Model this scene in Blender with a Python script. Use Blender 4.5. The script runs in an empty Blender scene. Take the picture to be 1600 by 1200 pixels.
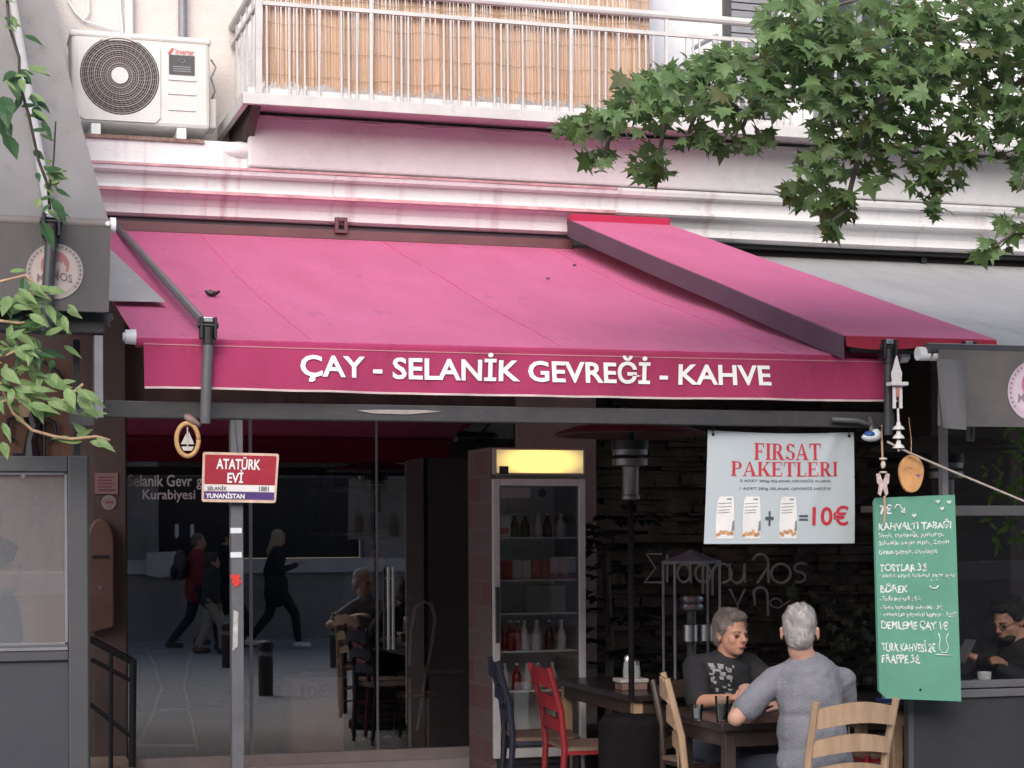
import bpy, bmesh, math, random
from mathutils import Vector, Matrix, noise
from mathutils.bvhtree import BVHTree
random.seed(7)
R = math.radians
S = bpy.context.scene
COL = S.collection

# ------------------------------------------------------------------ camera
ANG, FPX, HY, DIST, EYE, ROLL = R(17), 2966.0, 830.0, 12.6, 1.65, 0.0045
fw = Vector((math.sin(ANG), math.cos(ANG), 0))
rt0 = Vector((math.cos(ANG), -math.sin(ANG), 0)); up0 = Vector((0, 0, 1))
rt = rt0*math.cos(ROLL) - up0*math.sin(ROLL)
up = up0*math.cos(ROLL) + rt0*math.sin(ROLL)
CAM = Vector((0, -DIST, EYE))
cd = bpy.data.cameras.new('camera'); cam = bpy.data.objects.new('camera', cd); COL.objects.link(cam)
cd.sensor_width = 36; cd.lens = FPX/1600*36; cd.shift_y = (HY-600)/1600; cd.clip_end = 500
m3 = Matrix((rt, up, -fw)).transposed()
cam.matrix_world = Matrix.Translation(CAM) @ m3.to_4x4()
S.camera = cam

# ------------------------------------------------------------------ world + sun
wd = bpy.data.worlds.new('World'); S.world = wd; wd.use_nodes = True
nt = wd.node_tree; nt.nodes.clear()
sky = nt.nodes.new('ShaderNodeTexSky'); sky.sky_type = 'NISHITA'; sky.sun_disc = False
SUN_EL, SUN_AZ = R(31), R(203)
sky.sun_elevation = SUN_EL; sky.sun_rotation = SUN_AZ
sky.dust_density = 2.5; sky.ozone_density = 0.6; sky.air_density = 0.8
bg = nt.nodes.new('ShaderNodeBackground'); bg.inputs[1].default_value = 0.125
ow = nt.nodes.new('ShaderNodeOutputWorld')
nt.links.new(sky.outputs[0], bg.inputs[0]); nt.links.new(bg.outputs[0], ow.inputs[0])
sl = bpy.data.lights.new('sun', 'SUN'); sl.energy = 1.75; sl.angle = R(60); sl.color = (.985, .985, 1.0)
sun = bpy.data.objects.new('sun', sl); COL.objects.link(sun)
sdir = Vector((math.sin(SUN_AZ)*math.cos(SUN_EL), math.cos(SUN_AZ)*math.cos(SUN_EL), math.sin(SUN_EL)))
sun.rotation_euler = sdir.to_track_quat('Z', 'Y').to_euler(); sun.location = (0, -10, 20)
S.view_settings.view_transform = 'Standard'; S.view_settings.look = 'None'
S.view_settings.exposure = 0.84; S.view_settings.gamma = 1; S.view_settings.use_curve_mapping = False
S.cycles.max_bounces = 10; S.cycles.transparent_max_bounces = 24

# ------------------------------------------------------------------ helpers
def W(px, py, Y):
    """point on the facade-parallel plane y=Y that the photo shows at px,py"""
    d = fw + rt*((px-800)/FPX) + up*((HY-py)/FPX)
    return CAM + d*((Y-CAM.y)/d.y)
def WX(px, Y, py=700): return W(px, py, Y).x
def WZ(px, py, Y): return W(px, py, Y).z

def mat(name, col, rough=.65, var=.12, scale=6, bump=.0, bscale=60, metal=0, stretch=(1,1,1), spec=.5, col2=None, detail=5, sheen=0, trans=0, grime=None):
    m = bpy.data.materials.new(name); m.use_nodes = True
    t = m.node_tree; N = t.nodes; L = t.links
    b = N['Principled BSDF']; b.inputs['Roughness'].default_value = rough; b.inputs['Metallic'].default_value = metal
    b.inputs['Specular IOR Level'].default_value = spec
    if sheen: b.inputs['Sheen Weight'].default_value = sheen
    tc = N.new('ShaderNodeTexCoord'); mp = N.new('ShaderNodeMapping'); mp.inputs['Scale'].default_value = stretch
    L.new(tc.outputs['Object'], mp.inputs[0])
    nz = N.new('ShaderNodeTexNoise'); nz.inputs['Scale'].default_value = scale; nz.inputs['Detail'].default_value = detail
    nz.inputs['Roughness'].default_value = .6
    L.new(mp.outputs[0], nz.inputs['Vector'])
    r = N.new('ShaderNodeValToRGB'); r.color_ramp.elements[0].position = .3; r.color_ramp.elements[1].position = .7
    c = Vector(col)
    a = c*(1-var) if col2 is None else Vector(col2); d = c*(1+var) if col2 is None else c
    r.color_ramp.elements[0].color = (*a, 1); r.color_ramp.elements[1].color = (*d, 1)
    L.new(nz.outputs[0], r.inputs[0]); csock = r.outputs[0]
    if grime:
        gs, ga, lo = grime
        n3 = N.new('ShaderNodeTexNoise'); n3.inputs['Scale'].default_value = gs; n3.inputs['Detail'].default_value = 8; n3.inputs['Roughness'].default_value = .7
        L.new(mp.outputs[0], n3.inputs['Vector'])
        r3 = N.new('ShaderNodeValToRGB'); r3.color_ramp.elements[0].position = lo; r3.color_ramp.elements[1].position = lo+.16
        r3.color_ramp.elements[0].color = (0,0,0,1); r3.color_ramp.elements[1].color = (ga,ga,ga,1)
        mg = N.new('ShaderNodeMix'); mg.data_type = 'RGBA'; mg.inputs['B'].default_value = (c.x*.35+.01, c.y*.35+.008, c.z*.35+.006, 1)
        L.new(n3.outputs[0], r3.inputs[0]); L.new(r3.outputs[0], mg.inputs['Factor']); L.new(r.outputs[0], mg.inputs['A']); csock = mg.outputs['Result']
    L.new(csock, b.inputs['Base Color'])
    if bump:
        n2 = N.new('ShaderNodeTexNoise'); n2.inputs['Scale'].default_value = bscale; n2.inputs['Detail'].default_value = 4
        L.new(mp.outputs[0], n2.inputs['Vector'])
        bp = N.new('ShaderNodeBump'); bp.inputs['Strength'].default_value = bump; bp.inputs['Distance'].default_value = .02
        L.new(n2.outputs[0], bp.inputs['Height']); L.new(bp.outputs[0], b.inputs['Normal'])
    if trans:
        tr = N.new('ShaderNodeBsdfTranslucent'); mx = N.new('ShaderNodeMixShader'); mx.inputs[0].default_value = trans
        L.new(csock, tr.inputs[0]); L.new(b.outputs[0], mx.inputs[1]); L.new(tr.outputs[0], mx.inputs[2])
        L.new(mx.outputs[0], N['Material Output'].inputs[0])
    return m

def glass(name, tint=(.93,.95,.94), base=.07, pale_mix=0.0, pale_col=(.6,.57,.56)):
    m = bpy.data.materials.new(name); m.use_nodes = True
    t = m.node_tree; N = t.nodes; L = t.links; N.remove(N['Principled BSDF'])
    tr = N.new('ShaderNodeBsdfTransparent'); tr.inputs[0].default_value = (*tint, 1)
    gl = N.new('ShaderNodeBsdfGlossy'); gl.inputs['Roughness'].default_value = .01
    lw = N.new('ShaderNodeFresnel'); lw.inputs[0].default_value = 1.5
    ad = N.new('ShaderNodeMath'); ad.operation = 'MULTIPLY_ADD'; ad.inputs[1].default_value = 1.0; ad.inputs[2].default_value = base-.04
    mx = N.new('ShaderNodeMixShader')
    L.new(lw.outputs[0], ad.inputs[0]); L.new(ad.outputs[0], mx.inputs[0]); L.new(tr.outputs[0], mx.inputs[1]); L.new(gl.outputs[0], mx.inputs[2])
    out = mx
    if pale_mix:
        df = N.new('ShaderNodeBsdfDiffuse'); df.inputs[0].default_value = (*pale_col, 1)
        tl = N.new('ShaderNodeBsdfTranslucent'); tl.inputs[0].default_value = (*pale_col, 1)
        ms = N.new('ShaderNodeMixShader'); ms.inputs[0].default_value = .4
        L.new(df.outputs[0], ms.inputs[1]); L.new(tl.outputs[0], ms.inputs[2])
        m2 = N.new('ShaderNodeMixShader')
        nz = N.new('ShaderNodeTexNoise'); nz.inputs['Scale'].default_value = 3
        ma = N.new('ShaderNodeMath'); ma.operation = 'MULTIPLY_ADD'; ma.inputs[1].default_value = pale_mix*.5; ma.inputs[2].default_value = pale_mix*.75
        L.new(nz.outputs[0], ma.inputs[0]); L.new(ma.outputs[0], m2.inputs[0])
        L.new(mx.outputs[0], m2.inputs[1]); L.new(ms.outputs[0], m2.inputs[2]); out = m2
    L.new(out.outputs[0], N['Material Output'].inputs[0])
    return m

ORG = {}
def tag(o, label=None, cat=None, group=None, kind=None):
    if label: o['label'] = label
    if cat: o['category'] = cat
    if group: o['group'] = group
    if kind: o['kind'] = kind
    return o
def thing(name, label, cat, loc=(0,0,0), group=None):
    o = bpy.data.objects.new(name, None); o.empty_display_size = .1; COL.objects.link(o); o.location = loc
    ORG[o] = Vector(loc); return tag(o, label, cat, group)

class MB:
    def __init__(s): s.v = []; s.f = []; s.mi = []; s.cm = 0
    def add(s, vs, fs):
        n = len(s.v); s.v += [Vector(v) for v in vs]
        for f in fs: s.f.append([i+n for i in f]); s.mi.append(s.cm)
        return s
    def box(s, lo, hi):
        x0,y0,z0 = (min(a,b) for a,b in zip(lo,hi)); x1,y1,z1 = (max(a,b) for a,b in zip(lo,hi))
        return s.add([(x0,y0,z0),(x1,y0,z0),(x1,y1,z0),(x0,y1,z0),(x0,y0,z1),(x1,y0,z1),(x1,y1,z1),(x0,y1,z1)],
              [(0,3,2,1),(4,5,6,7),(0,1,5,4),(1,2,6,5),(2,3,7,6),(3,0,4,7)])
    def cyl(s, a, b, r1, r2=None, n=14, caps=True):
        a = Vector(a); b = Vector(b); r2 = r1 if r2 is None else r2
        q = (b-a).to_track_quat('Z','Y'); vs = []
        for p,r in ((a,r1),(b,r2)):
            for k in range(n): vs.append(p + q @ Vector((r*math.cos(2*math.pi*k/n), r*math.sin(2*math.pi*k/n), 0)))
        fs = [(k,(k+1)%n,n+(k+1)%n,n+k) for k in range(n)]
        if caps: fs += [tuple(range(n-1,-1,-1)), tuple(range(n,2*n))]
        return s.add(vs, fs)
    def tube(s, pts, r, n=10):
        pts = [Vector(p) for p in pts]; vs = []; fs = []; m = len(pts)
        rs = r if isinstance(r,(list,tuple)) else [r]*m
        ref = None
        for i,p in enumerate(pts):
            d = (pts[min(i+1,m-1)]-pts[max(i-1,0)]).normalized()
            if ref is None: ref = d.orthogonal().normalized()
            ref = (ref - d*ref.dot(d)).normalized(); bi = d.cross(ref)
            for k in range(n):
                a = 2*math.pi*k/n; vs.append(p + (ref*math.cos(a)+bi*math.sin(a))*rs[i])
        for i in range(m-1):
            for k in range(n): fs.append((i*n+k, i*n+(k+1)%n, (i+1)*n+(k+1)%n, (i+1)*n+k))
        fs += [tuple(range(n-1,-1,-1)), tuple(range((m-1)*n, m*n))]
        return s.add(vs, fs)
    def ell(s, c, r, rot=None, nu=16, nv=10):
        c = Vector(c); r = Vector((r,r,r)) if isinstance(r,(int,float)) else Vector(r); vs = []; fs = []
        rot = rot or Matrix.Identity(3)
        for j in range(nv+1):
            th = math.pi*j/nv
            for i in range(nu):
                ph = 2*math.pi*i/nu
                vs.append(c + rot @ Vector((r.x*math.sin(th)*math.cos(ph), r.y*math.sin(th)*math.sin(ph), r.z*math.cos(th))))
        for j in range(nv):
            for i in range(nu): fs.append((j*nu+i, (j+1)*nu+i, (j+1)*nu+(i+1)%nu, j*nu+(i+1)%nu))
        return s.add(vs, fs)
    def cap(s, a, b, r1, r2=None, n=14):
        r2 = r1 if r2 is None else r2
        a = Vector(a); b = Vector(b)
        if (b-a).length < 1e-4: return s.ell(a, r1)
        s.cyl(a, b, r1, r2, n); s.ell(a, r1, nu=n, nv=8); s.ell(b, r2, nu=n, nv=8); return s
    def lathe(s, c, prof, n=24):
        c = Vector(c); vs = []; fs = []
        for r,z in prof:
            for k in range(n): vs.append(c+Vector((r*math.cos(2*math.pi*k/n), r*math.sin(2*math.pi*k/n), z)))
        for j in range(len(prof)-1):
            for k in range(n): fs.append((j*n+k, j*n+(k+1)%n, (j+1)*n+(k+1)%n, (j+1)*n+k))
        fs += [tuple(range(n-1,-1,-1)), tuple(range((len(prof)-1)*n, len(prof)*n))]
        return s.add(vs, fs)
    def grid(s, fn, nu, nv):
        vs = [fn(i/nu, j/nv) for j in range(nv+1) for i in range(nu+1)]
        fs = [(j*(nu+1)+i, j*(nu+1)+i+1, (j+1)*(nu+1)+i+1, (j+1)*(nu+1)+i) for j in range(nv) for i in range(nu)]
        return s.add(vs, fs)
    def sheet(s, fn, nu, nv, th, dirn):
        """grid with real thickness"""
        d = Vector(dirn)*th; n = (nu+1)*(nv+1)
        top = [Vector(fn(i/nu, j/nv)) for j in range(nv+1) for i in range(nu+1)]
        idx = lambda i,j: j*(nu+1)+i
        fs = []
        for j in range(nv):
            for i in range(nu):
                q = (idx(i,j), idx(i+1,j), idx(i+1,j+1), idx(i,j+1)); fs.append(q); fs.append(tuple(n+k for k in reversed(q)))
        for i in range(nu): fs.append((idx(i,0), n+idx(i,0), n+idx(i+1,0), idx(i+1,0))); fs.append((idx(i,nv), idx(i+1,nv), n+idx(i+1,nv), n+idx(i,nv)))
        for j in range(nv): fs.append((idx(0,j), idx(0,j+1), n+idx(0,j+1), n+idx(0,j))); fs.append((idx(nu,j), n+idx(nu,j), n+idx(nu,j+1), idx(nu,j+1)))
        return s.add(top+[v+d for v in top], fs)
    def prism(s, poly, o, u, v, d):
        """polygon (list of 2d) in plane o + a*u + b*v, thickness vector d"""
        o=Vector(o);u=Vector(u);v=Vector(v);d=Vector(d); n=len(poly)
        P=[o+u*a+v*b for a,b in poly]
        return s.add(P+[p+d for p in P], [tuple(range(n)), tuple(range(2*n-1,n-1,-1))]+[(i,n+i,n+(i+1)%n,(i+1)%n) for i in range(n)])
    def build(s, name, m, parent=None, smooth=False, bev=0, tagd=None, fix=True):
        org = ORG.get(parent, Vector((0,0,0))) if parent else Vector((0,0,0))
        me = bpy.data.meshes.new(name); me.from_pydata([v-org for v in s.v], [], s.f)
        ms = m if isinstance(m,(list,tuple)) else [m]
        for q in ms: me.materials.append(q)
        if len(ms) > 1: me.polygons.foreach_set('material_index', s.mi)
        if fix:
            bm = bmesh.new(); bm.from_mesh(me); bmesh.ops.recalc_face_normals(bm, faces=bm.faces); bm.to_mesh(me); bm.free()
        if smooth:
            me.polygons.foreach_set('use_smooth', [True]*len(me.polygons))
            if smooth == 'auto': me.set_sharp_from_angle(angle=R(35))
        me.update()
        o = bpy.data.objects.new(name, me); COL.objects.link(o)
        if parent: o.parent = parent; ORG[o] = org
        if bev:
            b = o.modifiers.new('bevel','BEVEL'); b.width = bev; b.segments = 2; b.limit_method = 'ANGLE'
        if tagd: tag(o, *tagd)
        return o

_tc = {}
def textpoly(s, bold=0.0, space=1.0):
    k = (s,bold,space)
    if k in _tc: return _tc[k]
    cu = bpy.data.curves.new('t','FONT'); cu.body = s; cu.offset = bold; cu.space_character = space; cu.resolution_u = 3
    o = bpy.data.objects.new('t', cu); COL.objects.link(o)
    bpy.context.view_layer.update()
    me = bpy.data.meshes.new_from_object(o.evaluated_get(bpy.context.evaluated_depsgraph_get()))
    vs = [v.co.copy() for v in me.vertices]; fs = [tuple(p.vertices) for p in me.polygons]
    bpy.data.objects.remove(o); bpy.data.curves.remove(cu); bpy.data.meshes.remove(me)
    x0=min(v.x for v in vs); x1=max(v.x for v in vs); y0=min(v.y for v in vs); y1=max(v.y for v in vs)
    vs = [((v.x-x0)/(x1-x0), (v.y-y0)/(y1-y0)) for v in vs]
    _tc[k] = (vs, fs); return _tc[k]
def text(mb, s, fn, bold=0.0, space=1.0, jit=0):
    """fn(u,v) -> world, u,v in 0..1 over the box of the text"""
    vs, fs = textpoly(s, bold, space)
    mb.add([fn(u, v) for u,v in vs], fs)
def boxmap(o, u, v):
    o=Vector(o);u=Vector(u);v=Vector(v); return lambda a,b: o+u*a+v*b

def remesh(mb, name, m, parent, voxel, sm=4, tagd=None):
    me = bpy.data.meshes.new('t'); me.from_pydata(mb.v, [], mb.f)
    bm = bmesh.new(); bm.from_mesh(me); bmesh.ops.recalc_face_normals(bm, faces=bm.faces); bm.to_mesh(me); bm.free()
    o = bpy.data.objects.new('t', me); COL.objects.link(o)
    a = o.modifiers.new('r','REMESH'); a.mode='VOXEL'; a.voxel_size=voxel
    if sm:
        c = o.modifiers.new('s','SMOOTH'); c.factor=.5; c.iterations=sm
    bpy.context.view_layer.update()
    n = bpy.data.meshes.new_from_object(o.evaluated_get(bpy.context.evaluated_depsgraph_get()))
    bpy.data.objects.remove(o); bpy.data.meshes.remove(me)
    n.name = name; n.materials.clear(); n.materials.append(m)
    org = ORG.get(parent, Vector((0,0,0)))
    n.transform(Matrix.Translation(-org)); n.polygons.foreach_set('use_smooth',[True]*len(n.polygons))
    q = bpy.data.objects.new(name, n); COL.objects.link(q); q.parent = parent; ORG[q] = org
    if tagd: tag(q,*tagd)
    return q
# ------------------------------------------------------------------ materials
M = {}
M['plaster'] = mat('plaster_white', (.66,.65,.65), .8, .07, 3, .3, 40, grime=(2.2,.25,.56))
M['plaster_warm'] = mat('plaster_warm', (.56,.51,.48), .85, .08, 2.5, .3, 45, grime=(1.6,.3,.55))
M['brown'] = mat('brown_paint', (.085,.056,.048), .7, .15, 4, .15, 60, grime=(3,.5,.55))
M['maroon'] = mat('maroon_paint', (.12,.045,.05), .6, .15, 4)
M['dark'] = mat('dark_metal', (.035,.035,.04), .45, .2, 10, .08, 60, col2=(.055,.052,.05))
M['black'] = mat('black_metal', (.015,.015,.017), .45, .2, 10)
M['steel'] = mat('brushed_steel', (.55,.55,.56), .3, .1, 10, metal=1)
M['grey_alu'] = mat('grey_aluminium', (.20,.20,.215), .45, .12, 12)
M['white_alu'] = mat('white_enamel', (.72,.72,.72), .4, .06, 10)
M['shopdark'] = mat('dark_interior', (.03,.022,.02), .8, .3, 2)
M['wood'] = mat('tan_wood', (.42,.27,.16), .55, .25, 5, .1, 40, stretch=(6,6,1))
M['darkwood'] = mat('dark_wood', (.045,.028,.022), .5, .3, 5, .1, 40)
M['redwood'] = mat('red_paint', (.23,.012,.018), .5, .15, 8)
M['bluewood'] = mat('dark_blue_paint', (.018,.02,.04), .5, .2, 8)
M['stone'] = mat('dark_stone', (.085,.064,.050), .92, .3, 5, .9, 22, col2=(.022,.017,.014))
M['glass'] = glass('shop_glass', (.84,.83,.84), .29)
M['milky'] = glass('milky_glass', (.9,.9,.9), .20, .42, (.41,.42,.44))  # pale diffuse layer mixed over the clear pane
M['fridge_glass'] = glass('fridge_glass', (.95,.95,.95), .15)
M['mblack'] = mat('matte_black', (.010,.009,.010), .95, .2, 8, spec=.08)
M['balc'] = mat('railing_paint', (.49,.48,.465), .5, .12, 6, grime=(9,.4,.60))
M['clear'] = glass('clear_glass', (.93,.95,.95), .06)
def cobble():
    m = bpy.data.materials.new('paving'); m.use_nodes = True; t=m.node_tree; N=t.nodes; L=t.links; b=N['Principled BSDF']
    tc=N.new('ShaderNodeTexCoord'); br=N.new('ShaderNodeTexBrick'); br.inputs['Scale'].default_value=4
    br.inputs['Color1'].default_value=(.50,.49,.48,1); br.inputs['Color2'].default_value=(.36,.355,.35,1); br.inputs['Mortar'].default_value=(.17,.165,.16,1)
    br.inputs['Mortar Size'].default_value=.02
    L.new(tc.outputs['Object'], br.inputs['Vector']); L.new(br.outputs[0], b.inputs['Base Color']); b.inputs['Roughness'].default_value=.85
    return m
M['paving'] = cobble()
def cornice_mat():
    m = mat('cornice_plaster', (.68,.67,.675), .75, .06, 3, .25, 40, grime=(3,.25,.58))
    t=m.node_tree; N=t.nodes; L=t.links; b=N['Principled BSDF']
    src = b.inputs['Base Color'].links[0].from_socket
    tc=N.new('ShaderNodeTexCoord'); mp=N.new('ShaderNodeMapping'); mp.inputs['Scale'].default_value=(14,.6,.35)
    nz=N.new('ShaderNodeTexNoise'); nz.inputs['Scale'].default_value=1; nz.inputs['Detail'].default_value=6
    r=N.new('ShaderNodeValToRGB'); r.color_ramp.elements[0].position=.55; r.color_ramp.elements[1].position=.74
    r.color_ramp.elements[0].color=(0,0,0,1); r.color_ramp.elements[1].color=(.75,.75,.75,1)
    n3=N.new('ShaderNodeTexNoise'); n3.inputs['Scale'].default_value=.8
    mm=N.new('ShaderNodeMath'); mm.operation='MULTIPLY'
    mx=N.new('ShaderNodeMix'); mx.data_type='RGBA'; mx.inputs['B'].default_value=(.36,.14,.16,1)
    L.new(tc.outputs['Object'],mp.inputs[0]); L.new(mp.outputs[0],nz.inputs['Vector']); L.new(nz.outputs[0],r.inputs[0])
    L.new(tc.outputs['Object'],n3.inputs['Vector']); L.new(r.outputs[0],mm.inputs[0]); L.new(n3.outputs[0],mm.inputs[1])
    L.new(mm.outputs[0],mx.inputs['Factor']); L.new(src,mx.inputs['A']); L.new(mx.outputs['Result'],b.inputs['Base Color'])
    return m
M['cornice'] = cornice_mat()
M['stain'] = mat('faded_red_line', (.52,.30,.32), .75, .35, 8, stretch=(1,1,1))

# ------------------------------------------------------------------ setting: ground
MB().grid(lambda u,v: (-60+u*120, -60+v*120, 0), 4, 4).build('pavement', M['paving'], fix=True)['kind'] = 'structure'

# ------------------------------------------------------------------ apartment building
B = thing('apartment_building', 'white plastered old building with moulded cornice above the cafe front', 'building', (3,0,0))
XL, XR = -3.0, 14.0
MB().box((XL,0,3.67),(WX(372,0,60),.3,9)).build('wall', M['plaster_warm'], B)
MB().box((WX(372,0,60),-.004,3.67),(XR,.296,9)).build('wall', M['plaster'], B)
# moulded cornice, extruded
prof = [(0,4.12),(-.60,4.12),(-.615,4.10),(-.60,3.955),(-.65,3.95),(-.66,3.93),(-.65,3.905),(-.58,3.90),(-.565,3.83),(-.575,3.815),(-.615,3.81),(-.62,3.79),(-.60,3.775),(-.53,3.765),(-.50,3.72),(-.50,3.665),(-.47,3.65),(0,3.65)]
mb = MB(); n=len(prof); xs=[XL+(XR-XL)*i/40 for i in range(41)]
vs=[(x,y+.004*noise.noise((x*1.3,z*3,0)),z+.006*noise.noise((x*.9,5,z))) for x in xs for y,z in prof]
mb.add(vs,[(i*n+k,i*n+k+1,(i+1)*n+k+1,(i+1)*n+k) for i in range(40) for k in range(n-1)]+[tuple(range(n)),tuple(40*n+k for k in range(n-1,-1,-1))])
mb.build('cornice', M['cornice'], B)
# faded red paint lines on the two beads
for zz,yy,h in ((3.948,-.668,.016),(3.80,-.628,.02)):
    MB().box((XL,yy,zz-h),(WX(960,-.6,300),yy+.03,zz)).build('painted_line', M['stain'], B)
# white lintel band below the balcony with rough left end
xb=WX(386,-.62,190)
mb=MB(); mb.prism([(-.672,4.292),(-.676,4.15),(-.670,4.02),(-.664,3.958),(-.2,3.958),(-.2,4.292)],(xb,0,0),(0,1,0),(0,0,1),(XR-xb,0,0))
mb.build('lintel_band', M['plaster'], B, bev=.015)
mb=MB(); mb.ell((xb-.03,-.56,4.07),(.15,.1,.06)); mb.build('plaster_patch', M['plaster'], B, smooth=True)
# ground floor walls
gz=3.66
def gwall(name,x0,x1,y0,y1,m,z0=0,z1=gz): return MB().box((x0,y0,z0),(x1,y1,z1)).build(name,m,B)
xp0,xp1=WX(146,-.12,800),WX(196,-.12,800)
xs0,xs1=xp1,WX(806,0,800)
xq1=WX(928,0,800)
gwall('pilaster',xp0,xp1,-.12,.25,M['brown'])
gwall('pilaster',xs1,xq1,-.05,.25,mat('pilaster_paint',(.27,.185,.17),.75,.15,3,.2,40))
gwall('wall',XL,xp0,0,.25,M['brown'])
gwall('header_panel',xs0,xs1,.0,.2,mat('header_panel',(.085,.055,.045),.6,.45,3,stretch=(2,1,1)),2.50,gz)
# shop interior box
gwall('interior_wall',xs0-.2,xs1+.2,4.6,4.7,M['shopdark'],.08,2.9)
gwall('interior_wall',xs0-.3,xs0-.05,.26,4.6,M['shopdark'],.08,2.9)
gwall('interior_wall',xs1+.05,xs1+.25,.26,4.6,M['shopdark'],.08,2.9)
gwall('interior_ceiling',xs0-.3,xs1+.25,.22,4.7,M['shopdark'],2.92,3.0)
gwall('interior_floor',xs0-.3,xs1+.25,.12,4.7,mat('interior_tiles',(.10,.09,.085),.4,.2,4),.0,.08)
gwall('sill',xs0,xs1,-.10,.11,mat('pale_sill',(.42,.36,.33),.6,.1,6),0,.10)
# recess with rough stone back wall on the right
xr1=WX(1440,0,800)
YB=1.1
mb=MB(); rnd=random.Random(3); z=0
mb.box((xq1-.1,YB+.09,0),(xr1+1.5,YB+.3,3.2))
while z<3.1:
    h=rnd.uniform(.022,.085); x=xq1-.1-rnd.uniform(0,.3)
    while x<xr1+1.5:
        w=rnd.uniform(.10,.55); d=rnd.uniform(0,.10)
        q=lambda:rnd.uniform(-.008,.008); a=[(x+.002,z+.002+q()*.4),(x+w*.5,z+.001+q()),(x+w-.002,z+.002+q()*.5),(x+w-.004+q(),z+h*.5),(x+w-.004,z+h-.001+q()*.5),(x+w*.5,z+h+q()),(x+.003,z+h+q()*.5),(x+.003+q(),z+h*.5)]
        mb.prism(a,(0,YB+d,0),(1,0,0),(0,0,1),(0,.2,0)); x+=w
    z+=h
mb.build('stone_wall', M['stone'], B, bev=.01)
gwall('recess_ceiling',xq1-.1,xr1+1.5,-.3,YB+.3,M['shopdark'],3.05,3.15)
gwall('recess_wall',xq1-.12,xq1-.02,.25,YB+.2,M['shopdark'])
gwall('pilaster',xr1,WX(1562,0,800),-.15,.3,mat('dark_pillar',(.045,.035,.03),.8,.3,4,.3,30))
gwall('header_panel',xq1,xr1+2,.15,.3,M['shopdark'],2.9,gz)
gwall('wall',WX(1562,0,800)+.01,XR,.9,1.1,M['brown'])

# ------------------------------------------------------------------ glass shopfront
SF = thing('glass_shopfront','glass cafe shopfront with a double door and grey shop lettering','shopfront',((xs0+xs1)/2,0,.1))
gt=2.5
xa,xbq,xc=WX(366,0),WX(391,0),WX(588,0)
def pane(x0,x1,y=0,name='pane'):
    MB().box((x0,y,.1),(x1,y+.0001,gt)) 
    o=MB().grid(lambda u,v:(x0+(x1-x0)*u,y,.105+(gt-.11)*v),1,1).build(name,M['glass'],SF); return o
pane(xs0+.02,xa); pane(xbq+.004,xc-.006); dp=pane(xc+.006,xs1-.01,name='door_pane')
pane(xa+.004,xbq-.004)
MB().box((xbq-.010,-.012,.1),(xbq+.010,.012,gt)).build('glazing_bead',M['grey_alu'],SF)
MB().box((xc-.007,-.01,.1),(xc+.007,.01,gt)).build('glazing_bead',M['grey_alu'],SF)
MB().box((xs0,-.03,.1),(xs0+.02,.03,gt)).build('frame',M['dark'],SF)
MB().box((xs0,-.04,gt-.05),(xs1,.04,gt)).build('frame',M['dark'],SF)
MB().box((xs0+.02,-.03,.1),(xs1,.03,.17)).build('frame',mat('pale_rail',(.36,.30,.28),.5,.1,8),SF)
for px in (607,614):
    x=WX(px,-.06,950); z0,z1=WZ(px,1015,-.06),WZ(px,886,-.06)
    mb=MB(); mb.tube([(x,-.06,z0),(x,-.06,z1)],.011)
    for zz in (z0+.08,z1-.08): mb.cyl((x,-.06,zz),(x,0,zz),.008)
    mb.build('handle',M['steel'],dp,smooth='auto')
mt=mat('shop_lettering',(.40,.38,.38),.6,.05)
for s,p0,p1,yb,yt in (('Selanik Gevr',200,300,760,742),('g',307,316,765,748),('Kurabiyesi',223,305,785,765)):
    mb=MB(); a=W(p0,yb,-.006); c=W(p1,yt,-.006); text(mb,s,boxmap(a,(c.x-a.x,0,0),(0,0,c.z-a.z)),.012)
    mb.build('lettering',mt,SF,fix=False)

# ------------------------------------------------------------------ balcony
yb=-1.08
BL=thing('balcony','long balcony with white metal railing above the cornice','balcony',(5,-.5,4.2))
xb0=WX(383,yb,160); xb1=12.0
zs=WZ(383,160,yb)
mb=MB(); mb.box((xb0+.02,-1.062,zs+.046),(xb1,-.005,zs+.10)); mb.build('slab',mat('slab_underside',(.58,.55,.54),.9,.12,5,.4,30,grime=(5,.35,.55)),BL)
MB().box((xb0-.016,yb-.02,zs-.01),(xb1,yb+.015,zs+.06)).build('edge_channel',M['balc'],BL,bev=.004)
MB().box((xb0-.015,yb+.016,zs-.012),(xb0+.018,-.01,zs+.062)).build('edge_channel',M['balc'],BL)
mb=MB(); mb.prism([(0,0),(1,0),(1,-.2),(.55,-.26)],(xb0+.06,-1.02,zs+.044),(0,1.0,0),(0,0,1),(.06,0,0)); mb.build('bracket',M['darkwood'],BL)
zl=WZ(402,152,yb); zm=WZ(402,4,yb); zh=WZ(860,10,yb)
xg0=WX(404,yb,80)
MB().box((xg0,yb-.012,zl-.012),(xb1,yb+.012,zl+.012)).build('rail',M['balc'],BL)
MB().box((xg0,yb-.012,zm-.012),(xb1,yb+.012,zm+.012)).build('rail',M['balc'],BL)
MB().tube([(xg0,yb,zh),(xb1,yb,zh)],.026).build('handrail',M['balc'],BL,smooth='auto')
def vbar(x,y,z0,z1,r,name):
    return MB().box((x-r,y-r,z0),(x+r,y+r,z1)).build(name,M['balc'],BL)
base=vbar(xg0+.05,yb,zl,zm,.0058,'baluster')
pat=[0,.143,.286,.572]; per=.327; k=0; nb=0
xx=xg0+.19
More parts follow.
